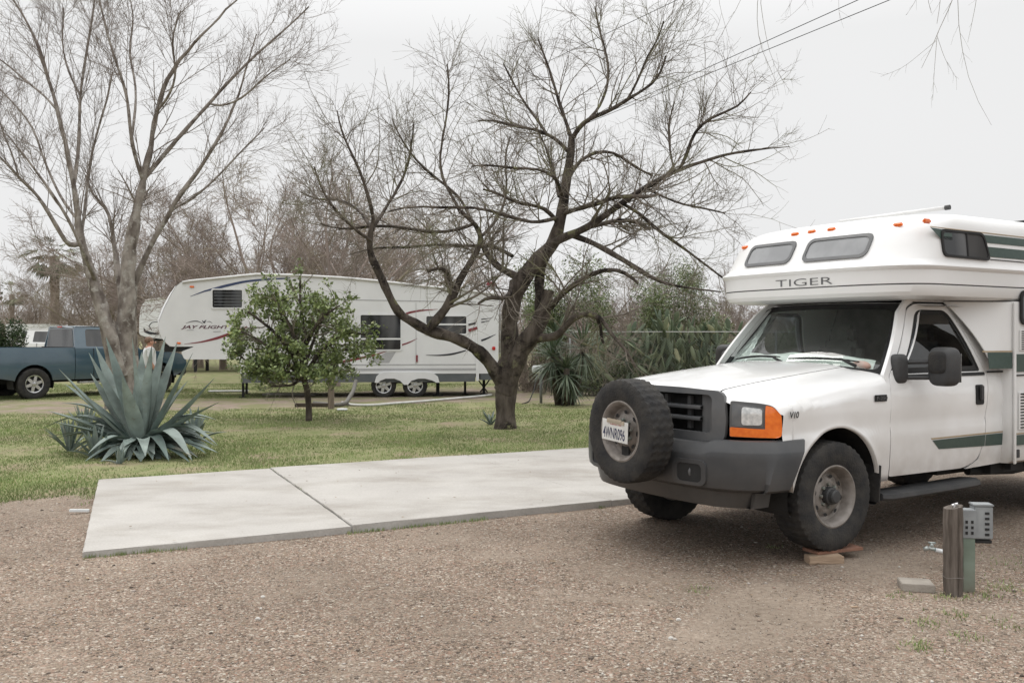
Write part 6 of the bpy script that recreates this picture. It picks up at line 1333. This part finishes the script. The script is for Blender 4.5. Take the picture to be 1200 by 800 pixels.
# ------------------------------------------------------------------ palms
def palm(name, label, px, ptop, Y, tr, fr, seed, nf=34, skirt=True):
    X = (px - 600) / FPX * Y; H_ = CH + (HY - ptop) * Y / FPX; e = empty(name, (X, Y, 0), 0, label, 'palm'); rg = np.random.default_rng(seed)
    MB().tube([(0, 0, -.1), (.03, 0, H_ * .3), (0, .02, H_ * .7), (0, 0, H_)], [tr * 1.15, tr, tr, tr * 1.1], 14).build('trunk', wood('palm_trunk', (.24, .185, .145), (.15, .115, .09), (1, 1, 6)), e, smooth=True)
    V = []; F = []
    for k in range(nf):
        a = rg.uniform(0, 2 * PI); el = rg.uniform(-.9 if skirt else -.3, 1.3); L = fr * rg.uniform(.8, 1.1); d = np.array([math.cos(a) * math.cos(el), math.sin(a) * math.cos(el), math.sin(el)]); p = np.array([0, 0, H_]); pts = [p]
        for j in range(5): d = nrm(d + [0, 0, -.16]); p = p + d * L / 5 * (.6 if el < -.3 else 1); pts.append(p)
        sd = nrm(np.cross(d, [0, 0, 1.0]) + 1e-6); tip = pts[-1]; hub = pts[3]
        for q in range(11):
            t_ = (q - 5) / 5; dirv = nrm((tip - hub) / np.linalg.norm(tip - hub) + sd * t_ * 1.3 + [0, 0, -.25 * abs(t_)]); o = hub + dirv * fr * .5; wv = np.cross(dirv, [0, 0, 1.0]); wv = nrm(wv + 1e-6) * .05; b_ = len(V); V += [hub - wv * .2, hub + dirv * fr * .28 - wv, o + [0, 0, -.12], hub + dirv * fr * .28 + wv]; F.append((b_, b_ + 1, b_ + 2, b_ + 3))
        b_ = len(V); w_ = sd * .02; V += [pts[0] - w_, pts[0] + w_, hub + w_, hub - w_]; F.append((b_, b_ + 1, b_ + 2, b_ + 3))
    link('fronds', fast_mesh('fronds', np.array(V), np.array(F)), FROND, e)
palm('palm_tree', 'tall fan palm with a brown trunk in the left background', 64, 300, 55, .26, 2.0, 3)
palm('palm_tree', 'small distant palm near the left edge', 14, 345, 80, .2, 1.5, 4, 24)
# ------------------------------------------------------------------ leafy bushes
def bush(name, label, cat, base, sx, sy, sz, n, leaf, m_, seed, aspect=.35, group=None, up=None, z0=0.0, stems=24, lumps=9, stemmat=TWIG):
    rg = np.random.default_rng(seed); e = empty(name, base, 0, label, cat, group); cs = np.stack([rg.uniform(-.75, .75, lumps) * sx, rg.uniform(-.7, .7, lumps) * sy, z0 + rg.uniform(.2, .85, lumps) * sz], -1); rs = rg.uniform(.25, .5, lumps)
    k = rg.integers(0, lumps, n); q = nrm(rg.normal(size=(n, 3))) * (rg.random(n) ** .45)[:, None] * rs[k][:, None] * np.array([sx * .9, sy * .9, sz * .75]); C_ = cs[k] + q; C_ = C_[(C_[:, 2] > .02) & (vnoise(C_[:, 0] * 3, C_[:, 2] * 3 + C_[:, 1], seed, 1.5) > -.7)]
    link('foliage', fast_mesh('foliage', *leaves(C_, leaf, seed, aspect, updir=up)), m_, e)
    S0 = np.stack([rg.normal(0, sx * .25, stems), rg.normal(0, sy * .25, stems), np.zeros(stems)], -1); ce = cs[rg.integers(0, lumps, stems)] + rg.normal(0, .1, (stems, 3)); Q = np.stack([S0 + (ce - S0) * t_ + rg.normal(0, .06, (stems, 3)) * (t_ > 0) for t_ in np.linspace(0, 1, 6)], 1); RR = np.tile(np.linspace(.022, .008, 6), (stems, 1))
    c1, r1 = children(Q, RR, 6, (sz * .15, sz * .4), (20, 60), .04, .1, 5, .5, rg, minr=.004); link('stems', fast_mesh('stems', *merge([tubes(Q, RR, 5), tubes(c1, r1, 3)])), stemmat, e, smooth=True)
    return e
def gp(px, Y): return ((px - 600) / FPX * Y, Y, 0)
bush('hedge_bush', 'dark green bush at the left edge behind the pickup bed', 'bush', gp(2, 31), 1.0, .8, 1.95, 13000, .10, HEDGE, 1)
grp = 'shrubs in the thicket behind the fence'
bush('shrub', 'loose pale green shrub behind the fence directly right of the mesquite trunk', 'bush', gp(672, 25), 1.6, 1.0, 3.1, 14000, .09, SHRUB, 2, group=grp, z0=.6)
bush('shrub', 'yellow green feathery shrub high in the thicket left of the overcab', 'bush', gp(800, 25), 1.5, 1.0, 2.9, 11000, .12, SHRUB, 3, group=grp, z0=.6, aspect=.2)
bush('shrub', 'brown green shrub at the far right of the thicket below the overcab', 'bush', gp(880, 26), 1.6, 1.0, 2.1, 9000, .085, SHRUB, 4, group=grp)
bush('shrub', 'low scrubby shrub along the fence foot between yucca and spare wheel', 'bush', gp(720, 24.5), 1.6, .7, 1.1, 13000, .09, SHRUB, 5, group=grp)
bush('shrub', 'scrubby olive shrub behind the fence above the camper hood', 'bush', gp(790, 24.8), 1.8, .7, 1.3, 13000, .09, SHRUB, 6, group=grp)
bush('shrub', 'olive shrub hidden behind the cab of the camper', 'bush', gp(980, 27), 2.4, 1.0, 2.2, 3500, .08, SHRUB, 8, group=grp)
bush('shrub', 'grey green scrub between the trailer rear and the yucca', 'bush', gp(622, 27), 1.0, .8, 1.7, 2400, .06, SHRUB, 9, group=grp)
rg = np.random.default_rng(15); n = 3000; X = rg.uniform(.2, 16, n); Y = 25.6 + 5 * rg.random(n) + .1 * X; P0 = np.stack([X, Y, np.zeros(n)], -1)
d = nrm(rg.normal(0, .55, (n, 3)) + [0, 0, 1]); L = rg.uniform(.7, 2.6, n); Q = np.stack([P0 + d * (L * t_)[:, None] + rg.normal(0, .08, (n, 3)) * t_ for t_ in (0, .33, .66, 1)], 1); RR = np.tile(np.array([.009, .008, .006, .004]), (n, 1))
c1, r1 = children(Q, RR, 6, (.2, .7), (25, 70), .05, .1, 4, .7, rg, minr=.004)
tag(link('brush', fast_mesh('brush', *merge([tubes(Q, RR, 3), tubes(c1, r1, 3)])), BTWIG), 'tangled dry grey brown brush behind the fence', 'brush', kind='stuff')
# tall cactus like plants of flat blades
def cactus(px, Y, h, wd, n, seed, label):
    rg = random.Random(seed); e = empty('cactus', gp(px, Y), 0, label, 'cactus', 'large cactus plants in the thicket'); m = MB(); cur = [((rg.uniform(-.3, .3) * wd, rg.uniform(-.3, .3), 0.0), 0) for _ in range(6)]; pads = 0
    while cur and pads < n:
        (p, lv) = cur.pop(0); a = rg.uniform(0, 2 * PI); tilt = rg.uniform(-1.15, 1.15) if lv else rg.uniform(-.3, .3); L = rg.uniform(.28, .46); az_ = rg.uniform(0, PI)
        d = Vector((math.sin(tilt) * math.cos(a), math.sin(tilt) * math.sin(a) * .7, math.cos(tilt))); c = Vector(p) + d * L * .5
        mx_ = (d.to_track_quat('Z', 'Y').to_matrix() @ Matrix.Rotation(az_, 3, 'Z')); m.sball(c, (L * rg.uniform(.10, .19), .02, L * .54), 1.0, 12, 8, mx_); pads += 1; q = Vector(p) + d * L
        if q.z < h and abs(q.x) < wd:
            for _ in range(rg.choice((1, 2, 2))): cur.append((tuple(q), lv + 1))
        if not cur: cur.append(((rg.uniform(-.8, .8) * wd, rg.uniform(-.4, .4), rg.uniform(0, h * .6)), 1))
    m.build('pads', NOPAL, e, smooth=True, merge=False)
cactus(735, 23.9, 2.35, 1.2, 150, 1, 'tall dark green cactus left of centre in the thicket'); cactus(785, 23.6, 2.5, 1.2, 170, 2, 'tallest dense cactus in the middle of the thicket'); cactus(840, 23.9, 2.2, 1.1, 140, 3, 'cactus at the right end of the thicket beside the overcab')
# ------------------------------------------------------------------ yucca
g = G(660, 476); e = empty('yucca', (*g[:2], 0), 0, 'spiky yucca with three dark green heads by the fence', 'yucca'); rg = np.random.default_rng(8)
for (px, py, dy, L, nn) in ((648, 418, 0, .78, 150), (683, 408, .2, .74, 140), (664, 432, -.35, .66, 110), (652, 392, .5, .55, 80), (670, 446, .2, .6, 90)):
    c = AT(px, py, g[1] + dy) - [g[0], g[1], 0]; a = rg.uniform(0, 2 * PI, nn); el = np.concatenate([rg.uniform(-1.35, -.3, nn // 2), rg.uniform(-.3, 1.4, nn - nn // 2)]); V = []; F = []
    for k in range(nn):
        d = np.array([math.cos(a[k]) * math.cos(el[k]), math.sin(a[k]) * math.cos(el[k]), math.sin(el[k])]); Lk = L * rg.uniform(.75, 1.1); s_ = nrm(np.cross(d, [0, 0, 1.0]) + 1e-6) * .020; p0 = c + d * .04 + [0, 0, -.12 * (el[k] < 0)]; p1 = p0 + d * Lk * .5; p2 = p1 + nrm(d + [0, 0, -.25]) * Lk * .5; up_ = np.cross(s_, d) * .35; b_ = len(V)
        V += [p0 - s_ * .7, p0 + up_, p0 + s_ * .7, p1 - s_, p1 + up_, p1 + s_, p2]; F += [(b_, b_ + 1, b_ + 4, b_ + 3), (b_ + 1, b_ + 2, b_ + 5, b_ + 4), (b_ + 3, b_ + 4, b_ + 6, b_ + 6), (b_ + 4, b_ + 5, b_ + 6, b_ + 6)]
    m = MB(); m.add(V, [tuple(dict.fromkeys(f)) for f in F]); m.build('leaf_head', YUC, e, merge=False)
    MB().tube([(c[0] * .4, c[1] * .4 + .1, 0), (c[0] * .8, c[1] * .8, c[2] * .5), tuple(c)], [.09, .08, .06], 8).build('stem', BARK, e, smooth=True)
# ------------------------------------------------------------------ chain link fence
GALV = mat('galvanised_wire', (.22, .225, .22), (.16, .16, .16), 6, .6, metal=.3)
x0 = AT(668, 388, 22.8)[0]; FL = 12.2; e = empty('chain_link_fence', (x0, 22.8, 0), R(3), 'grey chain link fence with a pale top rail running behind the yucca and the camper', 'fence'); hF = 1.72
MB().tube([(.0, 0, hF - .12), (.03, 0, hF - .03), (.12, 0, hF), (FL, 0, hF)], .011, 8).build('top_rail', mat('pale_rail', (.40, .40, .39), None, 6, .5), e, smooth=True)
for k, fx in enumerate((0, 5.2, 8, 10.4, FL)): MB().tube([(fx, 0, -.1), (fx, 0, hF - .12 if k == 0 else hF)], .024, 8).build('fence_post', GALV, e, smooth=True)
P = []; st = .075
for k in range(int((FL + hF) / st)):
    for sgn in (1, -1):
        a0 = k * st - (hF if sgn > 0 else 0); xa, xb = a0, a0 + hF; za, zb = (0, hF)
        if sgn < 0: xa, xb = a0, a0 - hF
        def clip(xa, za, xb, zb):
            lo, hi = (0, 1)
            for v, l_ in ((0, FL),):
                d = xb - xa; t0, t1 = sorted(((0 - xa) / d, (FL - xa) / d)); lo, hi = max(0, t0), min(1, t1)
            return lo, hi
        lo_, hi_ = clip(xa, za, xb, zb)
        if hi_ - lo_ > .02: P.append([(xa + (xb - xa) * t_, 0, za + (zb - za) * t_) for t_ in (lo_, hi_)])
P = np.array(P); V, F = tubes(P, np.full(P.shape[:2], .0014), 3); link('wire_mesh', fast_mesh('wire_mesh', V, F), GALV, e)
g = G(634, 473); e = empty('utility_meter', (*g[:2], 0), 0, 'small pale post with a white and black meter left of the yucca', 'meter')
MB().tube([(0, 0, -.05), (0, 0, .75)], .035, 8).build('meter_post', GALV, e, smooth=True); MB().sball((-.08, -.02, .82), (.14, .09, .10), .6).build('meter_head', PVC, e, smooth=True); MB().ball((.02, -.11, .78), (.05, .03, .05)).build('meter_dial', BLACK, e, smooth=True)
ground_tube('black_cable', 'thin dark cable curling from the small meter down to the earth', 'cable', [(629, 462), (626, 468), (620, 472), (612, 474)], .014, BLACK, z=[.55, .25, .03, .02])
# ------------------------------------------------------------------ power lines
def cable(label, pts):
    q = [AT(*p) for p in pts]; a, b = q[0], q[-1]; ext = a + (a - b) * .25; P = resample([ext, a, b], [.011] * 3, 40)[0]; P = np.stack([ext + (b - ext) * t_ for t_ in np.linspace(0, 1, 50)]); P[:, 2] -= 1.4 * np.sin(np.linspace(0, PI, 50)) * 0
    o = MB().tube([tuple(p - P[0]) for p in P], .011, 6).build('power_line', BLACK, None, smooth=True); o.location = tuple(P[0]); tag(o, label, 'power line', 'overhead power lines')
cable('upper of the two overhead wires leaving the frame right of centre', [(1006, 0, 25), (330, 304, 110)]); cable('lower of the two overhead wires leaving the frame right of centre', [(1043, 0, 25), (330, 290, 110)]); cable('single overhead wire crossing behind the mesquite crown', [(794, 0, 30), (300, 235, 110)])
# ------------------------------------------------------------------ near tree whose hanging twigs enter the frame from above
NY = 6.6; L_ = lambda pts, n=8: limb([(x, y, d, w_) for x, y, d, w_ in pts], n, NY)
hb = [L_([(1420, 420, 1, 60), (1415, 100, 1, 44), (1390, -120, .6, 34), (1300, -220, .2, 20), (1180, -160, 0, 12), (1060, -90, 0, 8), (950, -60, 0, 6), (860, -40, 0, 4)], 24)]
tw = [[(1140, -138, 0, 3), (1122, -4, 0, 2), (1108, 20, 0, 1.6), (1099, 28, 0, 1.6), (1098, 45, 0, 1.4), (1092, 62, 0, 1.1), (1080, 80, 0, 1)], [(1098, 45, 0, 1.3), (1095, 81, 0, .9), (1093, 118, 0, .6)], [(1097, 48, 0, 1.1), (1080, 62, 0, .9), (1058, 80, 0, .8), (1032, 90, 0, .6)], [(1098, 42, 0, 1.1), (1107, 69, 0, .9), (1121, 92, 0, .6)],
      [(1130, -130, 0, 2), (1121, 0, 0, 1.5), (1122, 39, 0, 1.3), (1128, 58, 0, 1.2), (1129, 80, 0, 1), (1137, 106, 0, .9), (1150, 130, 0, .8), (1162, 147, 0, .6)], [(1160, -140, .1, 2), (1145, 0, .1, 1.2), (1140, 24, .1, 1), (1134, 50, .1, .6)], [(1090, -110, 0, 2), (1086, 6, 0, 1.1), (1092, 16, 0, .7)], [(1110, -115, 0, 2), (1076, 0, 0, 1), (1062, 18, 0, .6)], [(1104, -115, 0, 2), (1103, 0, 0, 1.3), (1098, 28, 0, 1.1)],
      [(900, -52, 0, 2), (886, 0, 0, 1.5), (887, 33, 0, 1.4), (891, 61, 0, 1.2), (910, 90, 0, .9), (913, 112, 0, .6)], [(900, -52, 0, 2), (888, 6, 0, 1.4), (896, 24, 0, 1.2), (897, 45, 0, 1.1), (905, 76, 0, .8), (928, 111, 0, .6)], [(880, -48, 0, 2), (868, 4, 0, 1), (849, 33, 0, 1), (838, 56, 0, .6)], [(960, -62, 0, 2), (948, 0, 0, .9), (930, 16, 0, .7), (915, 28, 0, .5)], [(845, -40, 0, 1.5), (841, 0, 0, .9), (850, 30, 0, .8), (857, 58, 0, .5)], [(930, -58, 0, 2), (930, 0, 0, .8), (922, 12, 0, .6)], [(990, -70, 0, 1.6), (982, 5, 0, .7), (984, 22, 0, .5)]]
tws = [L_(p, 10) for p in tw]; Pq = np.stack([a[0] for a in tws]); Rq = np.stack([a[1] for a in tws]) * .42
rg = np.random.default_rng(77); q1, r1 = children(Pq, Rq, 5, (.05, .22), (20, 50), -.08, .06, 6, .6, rg, tmin=.5, minr=.0009)
pod = MB()
b_ = hb[0][0][0]
make_tree('overhanging_tree', 'near tree outside the frame whose thin hanging twigs cross the sky at the top right', 'tree', (float(b_[0]), float(b_[1]), 0), [tubes(p[None], r_[None], 12) for p, r_ in hb], [tubes(Pq, Rq, 5), tubes(q1, r1, 3)], BARK, TWIG)

# ------------------------------------------------------------------ fallen leaves
rg = np.random.default_rng(90); n = 2600; Y = 5.2 + 17 * rg.random(n) ** 1.1; X = (rg.random(n) * 2 - 1) * Y * .56; k = (X < 5) | (Y < 8); X, Y = X[k], Y[k]; pd = in_pad(X, Y, 0); kk = ~pd | (rg.random(len(X)) < .22); X, Y, pd = X[kk], Y[kk], pd[kk]
C_ = np.stack([X, Y, np.where(pd, .066, gz(X, Y) + .012)], -1); V, F = leaves(C_, .038, 91, .55); V = V.reshape(-1, 4, 3); V[:, :, 2] = C_[:, None, 2] + (V[:, :, 2] - C_[:, None, 2]) * .12
tag(link('fallen_leaves', fast_mesh('fallen_leaves', V.reshape(-1, 3), F), leafmat('dry_leaves', (.10, .065, .04), (.27, .19, .11), .8, 2)), 'small dry brown leaves scattered on lawn, gravel and concrete', 'fallen leaves', kind='stuff')
